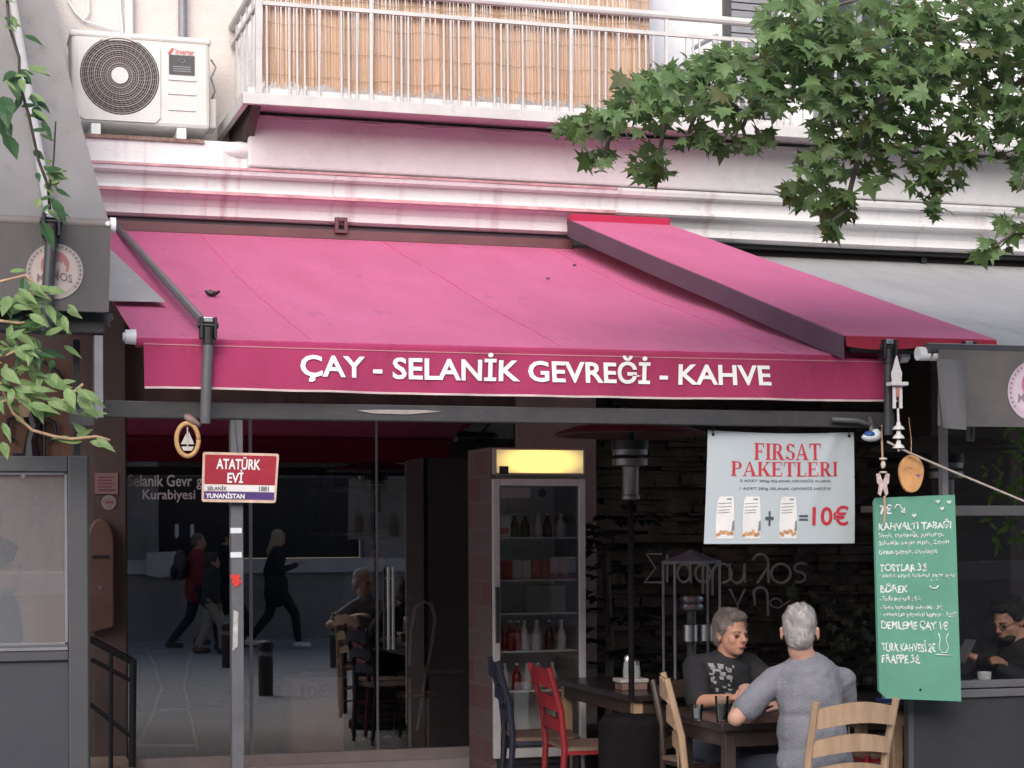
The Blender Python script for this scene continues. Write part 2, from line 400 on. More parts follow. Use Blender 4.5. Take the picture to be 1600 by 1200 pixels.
while xx<8.6 and nb<96:
    for q,o_ in enumerate(pat):
        xq=xx+(o_/.858)*per*.858+random.uniform(-.004,.004)
        if q==3 and k%2==1:
            vbar(xq,yb,zs,zh,.0095,'post')
        else:
            c=base.copy(); COL.objects.link(c); c.parent=BL; c.location.x=xq-(xg0+.05); c.rotation_euler.y=random.uniform(-.004,.004); nb+=1
    k+=1; xx+=per
vbar(xg0,yb,zs+.0605,zh,.019,'post')
for i in range(4):
    y=-.85+.21*i; vbar(xg0,y,zl,zh,.007,'baluster')
for zz in (zl,zm): MB().box((xg0-.012,yb,zz-.012),(xg0+.012,-.02,zz+.012)).build('rail',M['balc'],BL)
MB().tube([(xg0,yb,zh),(xg0,-.02,zh)],.026).build('handrail',M['balc'],BL,smooth='auto')
mb=MB(); pts=[]
for i in range(60):
    x=xb0+.08+i*.12; pts.append((x,-.69,4.27+.008*math.sin(i*1.7)))
mb.tube(pts,.008,6); tag(mb.build('cable',M['balc'],None,smooth=True),'white cable running along under the balcony slab','cable')
# reed screen
xr0,xr1_=WX(410,yb+.05,80),WX(1012,yb+.05,80)
rm=bpy.data.materials.new('reed'); rm.use_nodes=True
t=rm.node_tree; N=t.nodes; L=t.links; b=N['Principled BSDF']; b.inputs['Roughness'].default_value=.7
tc=N.new('ShaderNodeTexCoord'); mp=N.new('ShaderNodeMapping'); mp.inputs['Scale'].default_value=(60,1,.9); nz=N.new('ShaderNodeTexNoise'); nz.inputs['Scale'].default_value=1; nz.inputs['Detail'].default_value=3
L.new(tc.outputs['Object'],mp.inputs[0]); L.new(mp.outputs[0],nz.inputs['Vector'])
r=N.new('ShaderNodeValToRGB'); r.color_ramp.elements[0].position=.3; r.color_ramp.elements[0].color=(.26,.15,.085,1); r.color_ramp.elements[1].position=.62; r.color_ramp.elements[1].color=(.57,.41,.265,1)
L.new(nz.outputs[0],r.inputs[0])
n2=N.new('ShaderNodeTexNoise'); n2.inputs['Scale'].default_value=1.6; n2.inputs['Detail'].default_value=3; L.new(tc.outputs['Object'],n2.inputs['Vector'])
mx=N.new('ShaderNodeMix'); mx.data_type='RGBA'; mx.inputs['B'].default_value=(.50,.33,.24,1); L.new(n2.outputs[0],mx.inputs['Factor']); L.new(r.outputs[0],mx.inputs['A'])
L.new(mx.outputs['Result'],b.inputs['Base Color'])
mb=MB(); rnd=random.Random(5); x=xr0
zt=zh+.75; z0=zs+.105
while x<xr1_:
    w=rnd.uniform(.007,.013); y=yb+.035+rnd.uniform(0,.012); top=zt+rnd.uniform(-.05,.05); lean=rnd.uniform(-.012,.012); zb=z0+rnd.uniform(-.005,.05)
    mid=rnd.uniform(-.006,.006); zz=[zb,(zb+top)*.4+zb*.2,top]
    pts=[(x,y,zb),(x+mid+lean*.5,y,(zb+top)/2),(x+lean,y+.02,top)]
    mb.tube(pts,w/2,5); x+=w*.93
screen=thing('reed_screen','tan split reed screen tied behind the balcony railing','reed screen',(xr0,yb,z0))
mb.build('reeds',rm,screen,smooth='auto')
mb=MB()
for i in range(7):
    zz=z0+.08+i*.16
    mb.tube([(xr0+(xr1_-xr0)*j/50,yb+.026,zz+.008*math.sin(j*.9+i)) for j in range(51)],.0014,4)
mb.build('wire',mat('tie_wire',(.24,.15,.10),.8),screen)
# balcony door with shutter and pale wall part
BD=thing('balcony_door','grey louvred shutter door opening onto the balcony','door',(WX(1165,0,60),-.02,4.25))
x0,x1=WX(1128,0,60),WX(1200,0,60)
MB().box((x0,-.05,4.25),(x0+.05,-.006,6.6)).build('frame',M['dark'],BD)
mb=MB(); z=4.29
while z<6.6: mb.box((x0+.055,-.045,z),(x1-.01,-.025,z+.045)); mb.box((x0+.055,-.024,z+.04),(x1-.01,-.012,z+.055)); z+=.055
mb.build('shutter',M['grey_alu'],BD)
MB().box((x1,-.05,4.25),(x1+.06,-.006,6.6)).build('frame',M['grey_alu'],BD)
# second window behind leaves
WD=thing('balcony_window','dark window with a grey frame behind the branches','window',(WX(1330,0,150),-.02,4.4))
x0,x1=WX(1270,0,150),WX(1400,0,150)
mb=MB(); 
for a,b_ in (((x0,4.4),(x0+.06,6.4)),((x1-.06,4.4),(x1,6.4)),(((x0+x1)/2-.03,4.4),((x0+x1)/2+.03,6.4)),((x0+.06,4.4),(x1-.06,4.46))): mb.box((a[0],-.06,a[1]),(b_[0],-.006,b_[1]))
mb.build('frame',M['grey_alu'],WD)
MB().box((x0+.06,-.025,4.46),(x1-.06,-.008,6.4)).build('pane',mat('window_dark',(.03,.035,.045),.1,.1),WD)
# plastic chair on the balcony
PC=thing('plastic_chair','pale grey plastic chair at the right end of the reed screen','chair',(WX(1030,-.6,60),-.6,zs+.03))
cx=WX(1032,-.6,40); pm=mat('grey_plastic',(.42,.43,.46),.4,.05)
zc=WZ(1032,-5,-.6)
mb=MB(); mb.sheet(lambda u,v:(cx-.22+.44*u*(1-.0*v)+(.06*(v**3))*(1 if u<.5 else -1),-.62+.10*v+.05*math.cos((u-.5)*3),zc-.55+.60*v),8,8,.012,(0,1,0)); mb.build('backrest',pm,PC,smooth='auto')
mb=MB(); mb.sheet(lambda u,v:(cx-.23+.46*u,-1.0+.45*v,zc-.56+.01*math.cos(u*6)),6,6,.015,(0,0,-1)); mb.build('seat',pm,PC)
for sx in (-1,1):
    for y in (-.98,-.58): MB().cyl((cx+sx*.2,y,zc-.57),(cx+sx*.24,y,zs+.03),.02,.016).build('leg',pm,PC)
    MB().tube([(cx+sx*.24,-.98,zc-.57),(cx+sx*.25,-.97,zc-.34),(cx+sx*.24,-.6,zc-.33)],.018).build('armrest',pm,PC,smooth='auto')

# ------------------------------------------------------------------ air conditioner outdoor unit
yA=-.50
a0=W(112,190,yA); a1=W(328,60,yA)
AC=thing('air_conditioner','white split air conditioner outdoor unit with round dark fan grille','air conditioner',((a0.x+a1.x)/2,yA+.15,4.12))
acm=mat('ac_enamel',(.54,.53,.505),.45,.06,6,.03,60)
z0=W(112,190,yA).z; z1=W(112,47,yA).z
MB().box((a0.x,yA,z0),(a1.x,yA+.30,z1)).build('casing',acm,AC,bev=.025)
MB().box((a0.x-.008,yA-.008,z1-.035),(a1.x+.008,yA+.31,z1+.008)).build('top_cover',acm,AC,bev=.015)
cxa,cza=W(187,119,yA).x,W(187,119,yA).z; rf=.245
# raised fan panel with a round hole
mb=MB(); nseg=48
X0,X1,Z0,Z1=a0.x+.035,W(250,119,yA).x,z0+.02,z1-.05
outer=[];inner=[]
for k in range(nseg):
    a=2*math.pi*k/nseg; c_,s_=math.cos(a),math.sin(a)
    tx=((X1-cxa) if c_>0 else (cxa-X0))/max(abs(c_),1e-6); tz=((Z1-cza) if s_>0 else (cza-Z0))/max(abs(s_),1e-6)
    t_=min(tx,tz); outer.append((cxa+c_*t_,yA-.012,cza+s_*t_)); inner.append((cxa+c_*rf,yA-.012,cza+s_*rf))
vs=outer+inner+[(p[0],yA+.0,p[2]) for p in outer]+[(p[0],yA-.004,p[2]) for p in inner]
fs=[]
for k in range(nseg):
    k2=(k+1)%nseg; fs+=[(k,k2,nseg+k2,nseg+k),(k,2*nseg+k,2*nseg+k2,k2),(nseg+k,nseg+k2,3*nseg+k2,3*nseg+k)]
mb.add(vs,fs).build('fan_panel',acm,AC)
mb=MB(); mb.cyl((cxa,yA-.0035,cza),(cxa,yA-.002,cza),rf,n=48); mb.build('fan_recess',mat('fan_dark',(.035,.030,.029),.7,.3,30),AC)
mb=MB()
for i in range(15):
    r_=.052+i*(rf-.055)/14.5; big=(i%3==2)
    mb.tube([(cxa+r_*math.cos(2*math.pi*k/48),yA-.014,cza+r_*math.sin(2*math.pi*k/48)) for k in range(49)],.0042 if big else .0022,5)
for k in range(40):
    a=2*math.pi*k/40; mb.tube([(cxa+.05*math.cos(a),yA-.011,cza+.05*math.sin(a)),(cxa+.15*math.cos(a+.16),yA-.012,cza+.15*math.sin(a+.16)),(cxa+rf*math.cos(a+.3),yA-.010,cza+rf*math.sin(a+.3))],.0018,4)
mb.build('fan_grille',mat('grille',(.27,.24,.225),.5,.1),AC,smooth='auto')
MB().cyl((cxa,yA-.024,cza),(cxa,yA-.006,cza),.052,.056,n=28).build('fan_hub',acm,AC,smooth='auto')
for py in (123,145,170):
    p=W(262,py,yA); q=W(306,py,yA); MB().box((p.x,yA-.010,p.z-.008),(q.x,yA+.002,p.z+.010)).build('slat',M['white_alu'],AC,bev=.004)
p=W(264,116,yA); q=W(304,88,yA)
MB().box((p.x,yA-.004,p.z),(q.x,yA+.002,q.z)).build('plate',M['dark'],AC)
mb=MB(); 
for i in range(3): mb.box((p.x+.025,yA-.0055,p.z+.02+.014*i),(q.x-.025,yA-.0045,p.z+.026+.014*i))
mb.tube([((p.x+q.x)/2+.018*math.cos(a/3),yA-.006,q.z-.035+.014*math.sin(a/3)) for a in range(20)],.002,5)
mb.build('plate_print',M['grey_alu'],AC)
mb=MB(); p=W(262,84,yA-.003); q=W(306,78,yA-.003)
text(mb,'Inverter',boxmap((p.x+.05,yA-.003,p.z),(q.x-p.x-.06,0,0),(0,0,q.z-p.z)),.01)
mb.prism([(0,0),(.5,0),(1,1),(.6,1)],(p.x,yA-.004,p.z),(.04,0,0),(0,0,q.z-p.z),(0,.002,0))
mb.build('lettering',mat('logo_red',(.45,.05,.05),.5),AC,fix=False)
MB().box((a1.x+.0,yA+.10,z0+.03),(a1.x+.055,yA+.28,z0+.22)).build('valve_cover',acm,AC,bev=.012)
mb=MB(); mb.tube([(a1.x+.02,yA+.1,z1-.1),(a1.x+.05,yA+.09,z1-.15),(a1.x+.02,yA+.1,z1-.22),(a1.x+.045,yA+.1,z1-.3),(a1.x+.03,yA+.15,z0+.22)],.006,6); mb.build('hose',M['grey_alu'],AC,smooth=True)
for px in (150,284):
    p=W(px,205,yA); MB().box((p.x-.03,yA+.0,4.12),(p.x+.03,yA+.28,z0)).build('foot',M['white_alu'],AC,bev=.006)
# rusty ledge plate under it
LP=MB(); x0,x1=WX(118,-.6,212),WX(318,-.6,212)
LP.box((x0,-.635,4.095),(x1,-.55,4.118)); o=LP.build('ledge_plate',mat('rusty',(.30,.22,.18),.9,.5,14,.5,40,col2=(.12,.06,.045)),B)
# pipes
def pipe(name,pts,r,m,label):
    tag(MB().tube(pts,r,12).build(name,m,None,smooth='auto'),label,'pipe')
x=WX(202,-.05,20); pipe('pipe',[(x,-.05,4.3),(x,-.05,8)],.028,M['white_alu'],'white vertical pipe on the wall behind the air conditioner')
x=WX(285,-.06,20); pipe('pipe',[(x,-.06,4.15),(x,-.06,8)],.028,M['grey_alu'],'grey downpipe on the wall right of the air conditioner')
def cable(pts,r,label,m=None):
    tag(MB().tube(pts,r,6).build('cable',m or M['white_alu'],None,smooth=True),label,'cable')
cable([W(x_,y_,-.03) for x_,y_ in ((100,-60),(106,0),(118,20),(130,32),(139,20),(138,-5),(130,-60))],.007,'looped white cable hanging on the wall at the top left')
cable([W(x_,y_,-.03) for x_,y_ in ((130,32),(150,38),(175,46),(200,50))],.005,'thin white cable sloping down behind the air conditioner')
cable([W(x_,y_,-.03) for x_,y_ in ((186,-60),(187,10),(191,45),(191,60))],.009,'thick white cable beside the white vertical pipe')
# ------------------------------------------------------------------ awnings
def fabric(name, c, var=.07, trans=.25, rough=.85, sheen=.14, c2=None, scale=2.2, grime=(6,.5,.57), stretch=(1.6,.5,.7)):
    return mat(name, c, rough, var, scale, .15, 260, sheen=sheen, trans=trans, col2=c2, grime=grime, stretch=stretch)
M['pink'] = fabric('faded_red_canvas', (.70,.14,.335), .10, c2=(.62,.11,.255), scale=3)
M['pink_val'] = fabric('faded_red_valance_shade', (.48,.045,.155), .15, c2=(.38,.036,.11), scale=2.5)  # same faded cloth, darkened in colour because the valance is less lit
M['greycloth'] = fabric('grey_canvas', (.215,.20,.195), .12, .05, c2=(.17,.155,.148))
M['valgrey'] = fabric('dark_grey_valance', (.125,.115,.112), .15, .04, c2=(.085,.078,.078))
M['palecloth'] = fabric('pale_grey_canvas', (.36,.35,.35), .10, .05, c2=(.29,.285,.285))
M['white_paint'] = mat('white_print', (.80,.79,.78), .6, .03)
M['hem'] = mat('pale_hem', (.55,.42,.42), .8, .2, 10)
M['plum'] = mat('plum_board', (.085,.055,.075), .55, .12, 5)
YF = -4.2
def wav(x, s, amp): return amp*(noise.noise((x*1.7, s, 1.3))+.5*noise.noise((x*5.1, s*2, 7.7)))
def awning_cloth(name, A0, A1, F0, F1, m, root, nu=30, nv=20, sag=.03, th=.004, wr=1):
    """A0,A1 at the wall, F0,F1 at the front bar"""
    def fn(u, v):
        a = Vector(A0).lerp(Vector(A1), u); f = Vector(F0).lerp(Vector(F1), u); p = a.lerp(f, v)
        p.z += -sag*math.sin(math.pi*v)*(.7+.3*math.sin(u*9)) + wr*.016*noise.noise((p.x*2,p.y*1.2,3))*math.sin(math.pi*v) + wr*.007*noise.noise((p.x*6,p.y*2.2,1))*min(1,8*v*(1-v)) + wr*.010*math.exp(-((v-.93)/.05)**2)*noise.noise((p.x*4,0,5))
        return p
    o = MB().sheet(fn, nu, nv, th, (0,0,-1)).build(name, m, root, smooth='auto'); return fn, o
def arm(root, top, joint, bottom, r=.021, m=None):
    m = m or M['grey_tube']
    top=Vector(top); joint=Vector(joint); bottom=Vector(bottom)
    a = MB().tube([top, top.lerp(joint,.5), joint+(top-joint).normalized()*.05], r).build('arm', m, root, smooth='auto')
    j = MB()
    for s in (-1,1):
        j.box((joint.x+s*.03-.006, joint.y-.03, joint.z-.05),(joint.x+s*.03+.006, joint.y+.035, joint.z+.045))
    j.cyl((joint.x-.045,joint.y,joint.z+.01),(joint.x+.045,joint.y,joint.z+.01),.014)
    j.cyl((joint.x,joint.y,joint.z-.075),(joint.x,joint.y,joint.z+.0),.026)
    jo = j.build('joint', M['black'], a, bev=.003)
    MB().box((joint.x-.022,joint.y-.02,joint.z+.022),(joint.x+.022,joint.y+.02,joint.z+.045)).build('pin', M['steel'], a, bev=.004)
    MB().tube([joint-Vector((0,0,.07)), joint.lerp(bottom,.5), bottom+Vector((0,0,.03)), bottom], [r*1.1,r*1.1,r*1.15,r*1.0], 14).build('lower_tube', m, root, smooth='auto')
M['grey_tube'] = mat('grey_tube', (.10,.10,.105), .4, .1, 10)
M['dark_tube'] = mat('dark_tube', (.045,.045,.05), .4, .15, 10)
M['pale_tube'] = mat('pale_tube', (.34,.34,.34), .4, .1, 10)

# --- the wide red awning with the lettering
F0=W(212,533,YF); F1=W(1404,551,YF); zf=(F0.z+F1.z)/2
A0=W(300,363,-.45)
RA = thing('awning','wide faded red awning lettered with tea, gevrek and coffee in Turkish','awning',(2.7,-.4,3.55))
f0=Vector((F0.x,YF,zf)); f1=Vector((F1.x,YF,zf)); a0=Vector((F0.x,-.45,A0.z)); a1=Vector((F1.x,-.45,A0.z))
rfn,_=awning_cloth('canopy',a0,a1,f0,f1,M['pink'],RA,44,24,.035)
mb=MB()
for u in (.21,.53,.84):
    mb.sheet(lambda a,b:rfn(u+.0016*(a-.5),.01+.98*b)+Vector((0,0,.0035)),1,20,.004,(0,0,-1))
mb.build('seam',mat('seam',(.56,.10,.26),.8,.1),RA)
VH=.208
def valpt(u,v,off=0):   # v=0 bottom 1 top
    x=f0.x+.03+(f1.x-f0.x-.05)*u
    y=YF-.035-.012*(1-v)+(1-v**1.5)*wav(x,0,.045)*(1+1.2*abs(u-.5))
    return Vector((x,y+off,zf-.02-VH*(1-v)+.004*noise.noise((x*3,0,9))*(1-v)-.006*math.sin(math.pi*u)))
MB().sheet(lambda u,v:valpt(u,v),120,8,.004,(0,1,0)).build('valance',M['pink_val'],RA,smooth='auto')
MB().sheet(lambda u,v:valpt(u,.0+.045*v,-.004),120,1,.003,(0,1,0)).build('hem',M['hem'],RA)
MB().sheet(lambda u,v:valpt(u,.93+.02*v,-.003),120,1,.002,(0,1,0)).build('hem',mat('stitching',(.5,.2,.24),.8),RA)
mb=MB(); mb.tube([f0+Vector((0,.012,-.022)),f1+Vector((0,.012,-.022))],.022,14); mb.build('front_bar',M['pink_val'],RA,smooth='auto')
for p,s in ((f0,-1),(f1,1)):
    mb=MB(); mb.cyl(p,p+Vector((s*.045,0,0)),.034,.030,18); mb.cyl(p+Vector((s*.045,0,0)),p+Vector((s*.055,0,0)),.02,.018,14); mb.build('end_cap',M['white_alu'],RA,smooth='auto')
xl=W(468,600,YF-.04).x; xr=W(1201,600,YF-.04).x
uw=lambda x:(x-f0.x-.03)/(f1.x-f0.x-.05)
mb=MB()
text(mb,'ÇAY - SELANİK GEVREĞİ - KAHVE',lambda a,b:valpt(uw(xl+(xr-xl)*a),.22+.74*b,-.0075),.022,1.0)
mb.build('lettering',M['white_paint'],RA,fix=False)
x0=WX(150,-.45,350); x1=WX(892,-.45,350)
mb=MB(); mb.box((x0,-.50,A0.z-.02),(x1,-.40,A0.z+.05)); mb.build('cassette',M['maroon'],RA,bev=.01)
MB().box((x0,-.43,A0.z+.055),(x1,-.33,3.655)).build('cassette',M['plum'],RA)
p=W(533,352,-.52)
mb=MB(); mb.box((p.x-.04,-.53,p.z-.05),(p.x-.02,-.50,p.z+.05)); mb.box((p.x+.02,-.53,p.z-.05),(p.x+.04,-.50,p.z+.05)); mb.box((p.x-.019,-.53,p.z+.028),(p.x+.019,-.50,p.z+.05)); mb.box((p.x-.019,-.53,p.z-.05),(p.x+.019,-.50,p.z-.03)); mb.build('bracket',M['maroon'],RA)
J=W(325,512,YF-.11)
arm(RA,W(181,352,-.42),J,W(321,662,YF-.11))
# pale grey tarp piece lying on its left end
MB_=MB(); 
def tri(px,py,Y):
    q=W(px,py,Y); return q
zc=lambda x,y: f0.z+(a0.z-f0.z)*(y-YF)/(-.45-YF)
def on_cloth(px,py,off=.012):
    lo,hi=YF,-.45
    for _ in range(40):
        mid=(lo+hi)/2; q=W(px,py,mid)
        s=zc(q.x,mid)-.035*math.sin(math.pi*(1-(mid-YF)/(-.45-YF)))*.9
        if q.z>s: lo=mid
        else: hi=mid
    q=W(px,py,(lo+hi)/2); q.z+=off; return q
mb=MB(); P=[on_cloth(px,py,.035) for px,py in ((150,372),(172,398),(258,482),(135,480))]
mb.sheet(lambda u,v:(P[0].lerp(P[1],u)).lerp(P[3].lerp(P[2],u),v),6,6,.004,(0,0,-1))
tag(mb.build('tarp',M['palecloth'],None,smooth='auto'),'pale grey tarp corner lying on the left end of the red awning','tarp')
# scraps lying on the cloth
def scrap(px,py,s,m,label,cat,grp=None):
    c=on_cloth(px,py,.012); rnd=random.Random(px)
    mb=MB(); mb.ell((0,0,0),(1,.5,.35),nu=10,nv=7)
    mb.v=[c+Vector((v.x*s*(1+.5*noise.noise(v*2.1+c)),v.y*s*(1+.8*noise.noise(v*3+c)),v.z*s*(1+noise.noise(v*2.7))+.25*s*v.x*v.x)) for v in mb.v]
    tag(mb.build('debris',m,None,smooth='auto'),label,cat,grp)
scrap(332,462,.04,M['black'],'crumpled black scrap on the red awning next to the grey arm','debris')
lf=mat('dry_leaf',(.10,.055,.03),.8)
for px,py in ((898,417),(856,438)): scrap(px,py,.014,lf,'tiny dark dry leaf lying on the right half of the red awning','debris','dry leaves on the red awning')

# --- narrow red awning overlapping at the upper right
YN=-4.32
NA = thing('awning','narrow folded red awning strip overlapping the wide red awning on the right','awning',(4.9,-.5,3.77))
fa=W(1320,518,YN); fb=W(1556,536,YN); zz=(fa.z+fb.z)/2; fa.z=zz+.0; fb.z=zz
wa=W(889,347,-.66); wb=W(1043,345,-.66); wz=(wa.z+wb.z)/2; wa.z=wb.z=wz
nfn,_=awning_cloth('canopy',wa,wb,fa,fb,M['pink'],NA,16,26,.004,wr=.2)
mb=MB(); mb.sheet(lambda u,v:nfn(0,v)+Vector((-.012,0,-.003-.112*u)),2,26,.008,(1,0,0)); mb.build('side_board',M['plum'],NA)
mb=MB(); mb.sheet(lambda u,v:nfn(u,1)+Vector((0,-.012-.01*(1-v)+.006*math.sin(u*14),-.005-(.05+.012*math.sin(u*7))*(1-v))),30,3,.004,(0,1,0)); mb.build('valance',fabric('red_edge',(.42,.025,.06),.15),NA,smooth='auto')
mb=MB(); mb.box((wa.x,-.72,wz-.035),(wb.x,-.60,wz+.03)); mb.build('headbox',fabric('red_headbox',(.50,.02,.08),.1),NA,bev=.012)
MB().tube([fa+Vector((.05,.06,-.05)),fb+Vector((-.05,.06,-.05))],.028,12).build('front_bar',M['black'],NA,smooth='auto')
J1=W(1388,545,YN-.02); arm(NA,Vector((J1.x,-.5,wz-.12)),J1,W(1388,680,YN-.02),.019,M['dark_tube'])
J2=W(1512,548,YN-.02); arm(NA,Vector((J2.x-.15,-.5,wz-.15)),J2,W(1516,690,YN-.02),.019,M['dark_tube'])

# --- grey awning on the right
yg=-4.5
GA = thing('awning','large pale grey awning at the right with a dark valance and round emblem','awning',(6.5,-.3,3.6))
g0=W(1462,545,yg); g1=g0+Vector((3.2,0,0)); h0=Vector((WX(1150,-.3,400),-.3,W(1350,407,-.3).z)); h1=h0+Vector((5.5,0,0))
gfn,_=awning_cloth('canopy',h0,h1,g0,g1,M['palecloth'],GA,20,16,.05)
x0=WX(1090,-.2,380)
MB().box((x0,-.40,3.62),(x0+7,-.12,3.70)).build('cassette',M['black'],GA)
MB().box((x0,-.30,h0.z-.02),(x0+7,-.15,3.615)).build('cassette',M['shopdark'],GA)
px_=WX(1440,-.32,400); MB().box((px_-.02,-.36,h0.z-.02),(px_+.02,-.305,3.62)).build('bracket',M['black'],GA)
gh=g0.z-WZ(1540,665,yg)
def gval(u,v,off=0):
    x=g0.x+3.2*u; return Vector((x,yg-.03+(1-v)*wav(x,4,.05)+off,g0.z-.005-gh*(1-v)))
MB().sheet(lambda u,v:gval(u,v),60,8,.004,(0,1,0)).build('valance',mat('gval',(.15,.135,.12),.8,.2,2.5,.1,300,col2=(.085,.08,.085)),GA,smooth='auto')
MB().tube([g0+Vector((-.05,0,0)),g1],.028,12).build('front_bar',M['dark_tube'],GA,smooth='auto')
c=W(1448,553,yg+.02)
mb=MB(); mb.cyl(c+Vector((-.05,0,0)),c+Vector((.005,0,0)),.033,n=16); mb.cyl(c+Vector((.02,0,0)),c+Vector((.06,0,0)),.033,n=16); mb.build('end_cap',M['white_alu'],GA,smooth='auto')
MB().sheet(lambda u,v:W(1466+42*u+8*(1-v)*(1-u),668-108*v+4*u,yg-.05)+Vector((0,.012*math.sin(u*5+v*2),0)),8,10,.004,(0,1,0)).build('side_flap',mat('flap',(.11,.108,.115),.8,.12,4),GA,smooth='auto')

# --- round emblem on a valance
def emblem(cx,cz,r,fn,root,cols):
    """fn(dx,dz,layer)->world; printed roundel: ring, rose shape, ribbon and word"""
    ring,disc,rose,dark=cols
    def disc_(rad,layer,m,name,n=36,inner=0,dx=0,dz=0,a0=0,a1=2*math.pi):
        mb=MB(); k=6
        for i in range(n):
            t0=a0+(a1-a0)*i/n; t1=a0+(a1-a0)*(i+1)/n
            for j in range(k):
                r0=inner+(rad-inner)*j/k; r1_=inner+(rad-inner)*(j+1)/k
                mb.add([fn(dx+r0*math.cos(t0),dz+r0*math.sin(t0),layer),fn(dx+r1_*math.cos(t0),dz+r1_*math.sin(t0),layer),fn(dx+r1_*math.cos(t1),dz+r1_*math.sin(t1),layer),fn(dx+r0*math.cos(t1),dz+r0*math.sin(t1),layer)],[(0,1,2,3)])
        return mb
    e=disc_(r,1,ring,'e').build('emblem',ring,root,fix=False)
    disc_(r*.80,2,disc,'d').build('roundel',disc,e,fix=False)
    mb=MB()
    for i in range(5):
        rr=r*(.50-.085*i); q=disc_(rr,3,rose,'r',24,rr*.80,0,r*(.22-.02*i),-.5+.5*i,-.5+.5*i+4.6); mb.add(q.v,q.f)
    mb.build('rose',rose,e,fix=False)
    mb=MB(); text(mb,'MAMOS',lambda a,b:fn(r*(-.62+1.24*a),r*(-.42+.30*b+.10*math.sin(a*math.pi)),3),.02); mb.build('lettering',dark,e,fix=False)
    mb=MB()
    for i in range(26):
        a=math.pi*(1.2-1.4*i/25); q=disc_(r*.045,2,dark,'x',6,0,r*.9*math.cos(a),r*.9*math.sin(a)); mb.add(q.v,q.f)
    mb.build('ring_print',dark,e,fix=False)
cr=W(1612,611,yg)
emblem(0,0,.147,lambda dx,dz,l:gval((cr.x+dx-g0.x)/3.2,(cr.z+dz-(g0.z-.005-gh))/gh,-.003-.0015*l),GA,
  (mat('em_ring',(.55,.42,.50),.7),mat('em_disc',(.62,.50,.56),.7),mat('em_rose',(.50,.16,.27),.7),mat('em_text',(.25,.2,.24),.7)))

# --- grey awning on the left, close to the camera
yl=-4.66
LA = thing('awning','steep dark grey awning at the left edge with a round emblem on its valance','awning',(-.4,-.3,5.0))
l1=W(172,352,yl); l0=l1+Vector((-1.6,0,0))
zw=W(84,-40,-.1).z
lfn,_=awning_cloth('canopy',Vector((l0.x,-.1,zw)),Vector((l1.x+.02,-.1,zw)),l0,l1,M['greycloth'],LA,20,26,.10)
lh=.345
def lval(u,v,off=0):
    x=l0.x+1.6*u-.01*(1-v); return Vector((x,yl-.035+(1-v)*wav(x,2,.035)+off,l1.z-.015-lh*(1-v)))
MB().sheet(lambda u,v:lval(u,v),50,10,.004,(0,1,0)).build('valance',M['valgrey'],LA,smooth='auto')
MB().tube([l0,l1+Vector((0,0,0))],.026,14).build('front_bar',mat('bar_brown',(.16,.135,.125),.6),LA,smooth='auto')
mb=MB(); mb.cyl(l1,l1+Vector((.022,0,0)),.032,n=18); mb.ell(l1+Vector((-.01,-.03,0)),.012); mb.build('end_cap',M['white_alu'],LA,smooth='auto')
ce=W(88,424,yl-.04)
emblem(0,0,.113,lambda dx,dz,l:lval((ce.x+dx-l0.x)/1.6,(ce.z+dz-(l1.z-.015-lh))/lh,-.003-.0015*l),LA,
  (mat('em_ring_b',(.33,.28,.27),.7),mat('em_disc_b',(.42,.34,.32),.7),mat('em_rose_b',(.33,.14,.14),.7),mat('em_text_b',(.16,.13,.12),.7)))
JL=W(80,350,yl-.07); arm(LA,Vector((JL.x,-.15,zw+.05)),JL,W(72,518,yl-.07),.022,M['dark_tube'])
LA.children[-2].data.materials[0]=M['dark_tube']
for ch in LA.children:
    if ch.name.startswith('arm'): ch.data.materials[0]=M['pale_tube']

# ------------------------------------------------------------------ front beam, post, and things hung on them
TB = thing('terrace_frame','dark steel cross beam over the terrace front carried by a grey post','frame',(WX(369,-4.16,1000),-4.16,0))
pL=W(150,640,-4.16); pR=W(1392,664,-4.16)
zb0=(WZ(400,655,-4.16)+WZ(1300,668,-4.16))/2; zb1=(WZ(400,631,-4.16)+WZ(1300,643,-4.16))/2
mb=MB(); mb.box((pL.x+.03,-4.20,zb0),(pR.x,-4.12,zb1)); mb.build('beam',M['dark'],TB,bev=.004)
mb=MB(); x=pL.x
for lo,hi in (((x,-4.21,zb0),(x+.028,-4.12,zb0+.006)),((x,-4.21,zb1-.006),(x+.028,-4.12,zb1)),((x,-4.21,zb0+.006),(x+.006,-4.12,zb1-.006))): mb.box(lo,hi)
mb.build('beam_end',M['grey_alu'],TB)
q0=WX(360,-4.16,900); q1=WX(379,-4.16,900)
MB().box((q0,-4.19,0),(q1,-4.13,zb0)).build('post',mat('post_grey',(.115,.115,.125),.5,.2,8,grime=(8,.4,.56)),TB,bev=.004)
a=W(556,641,-4.205); b_=W(690,648,-4.205); mb=MB(); mb.prism([(0,0),(.2,-.6),(.6,-.7),(1,0),(.8,.25),(.3,.2)],a,(b_.x-a.x,0,0),(0,0,.022),(0,.003,0)); mb.build('worn_patch',mat('bare_patch',(.30,.27,.25),.8,.2,20),TB)
for py in (829,867):
    p=W(369,py,-4.2); MB().box((p.x-.024,-4.1935,p.z-.012),(p.x+.026,-4.1905,p.z+.012)).build('sticker',M['white_alu'],TB)
for py,px in ((903,368),(911,370)):
    p=W(px,py,-4.2); mb=MB()
    mb.prism([(0,-1),(1,.1),(1,.6),(.5,.9),(0,.5),(-.5,.9),(-1,.6),(-1,.1)],(p.x,-4.1935-.001*(px%3),p.z),(.022,0,0),(0,0,.02),(0,.002,0)); mb.build('sticker',mat('red_sticker',(.6,.04,.03),.5,.3,60),TB)
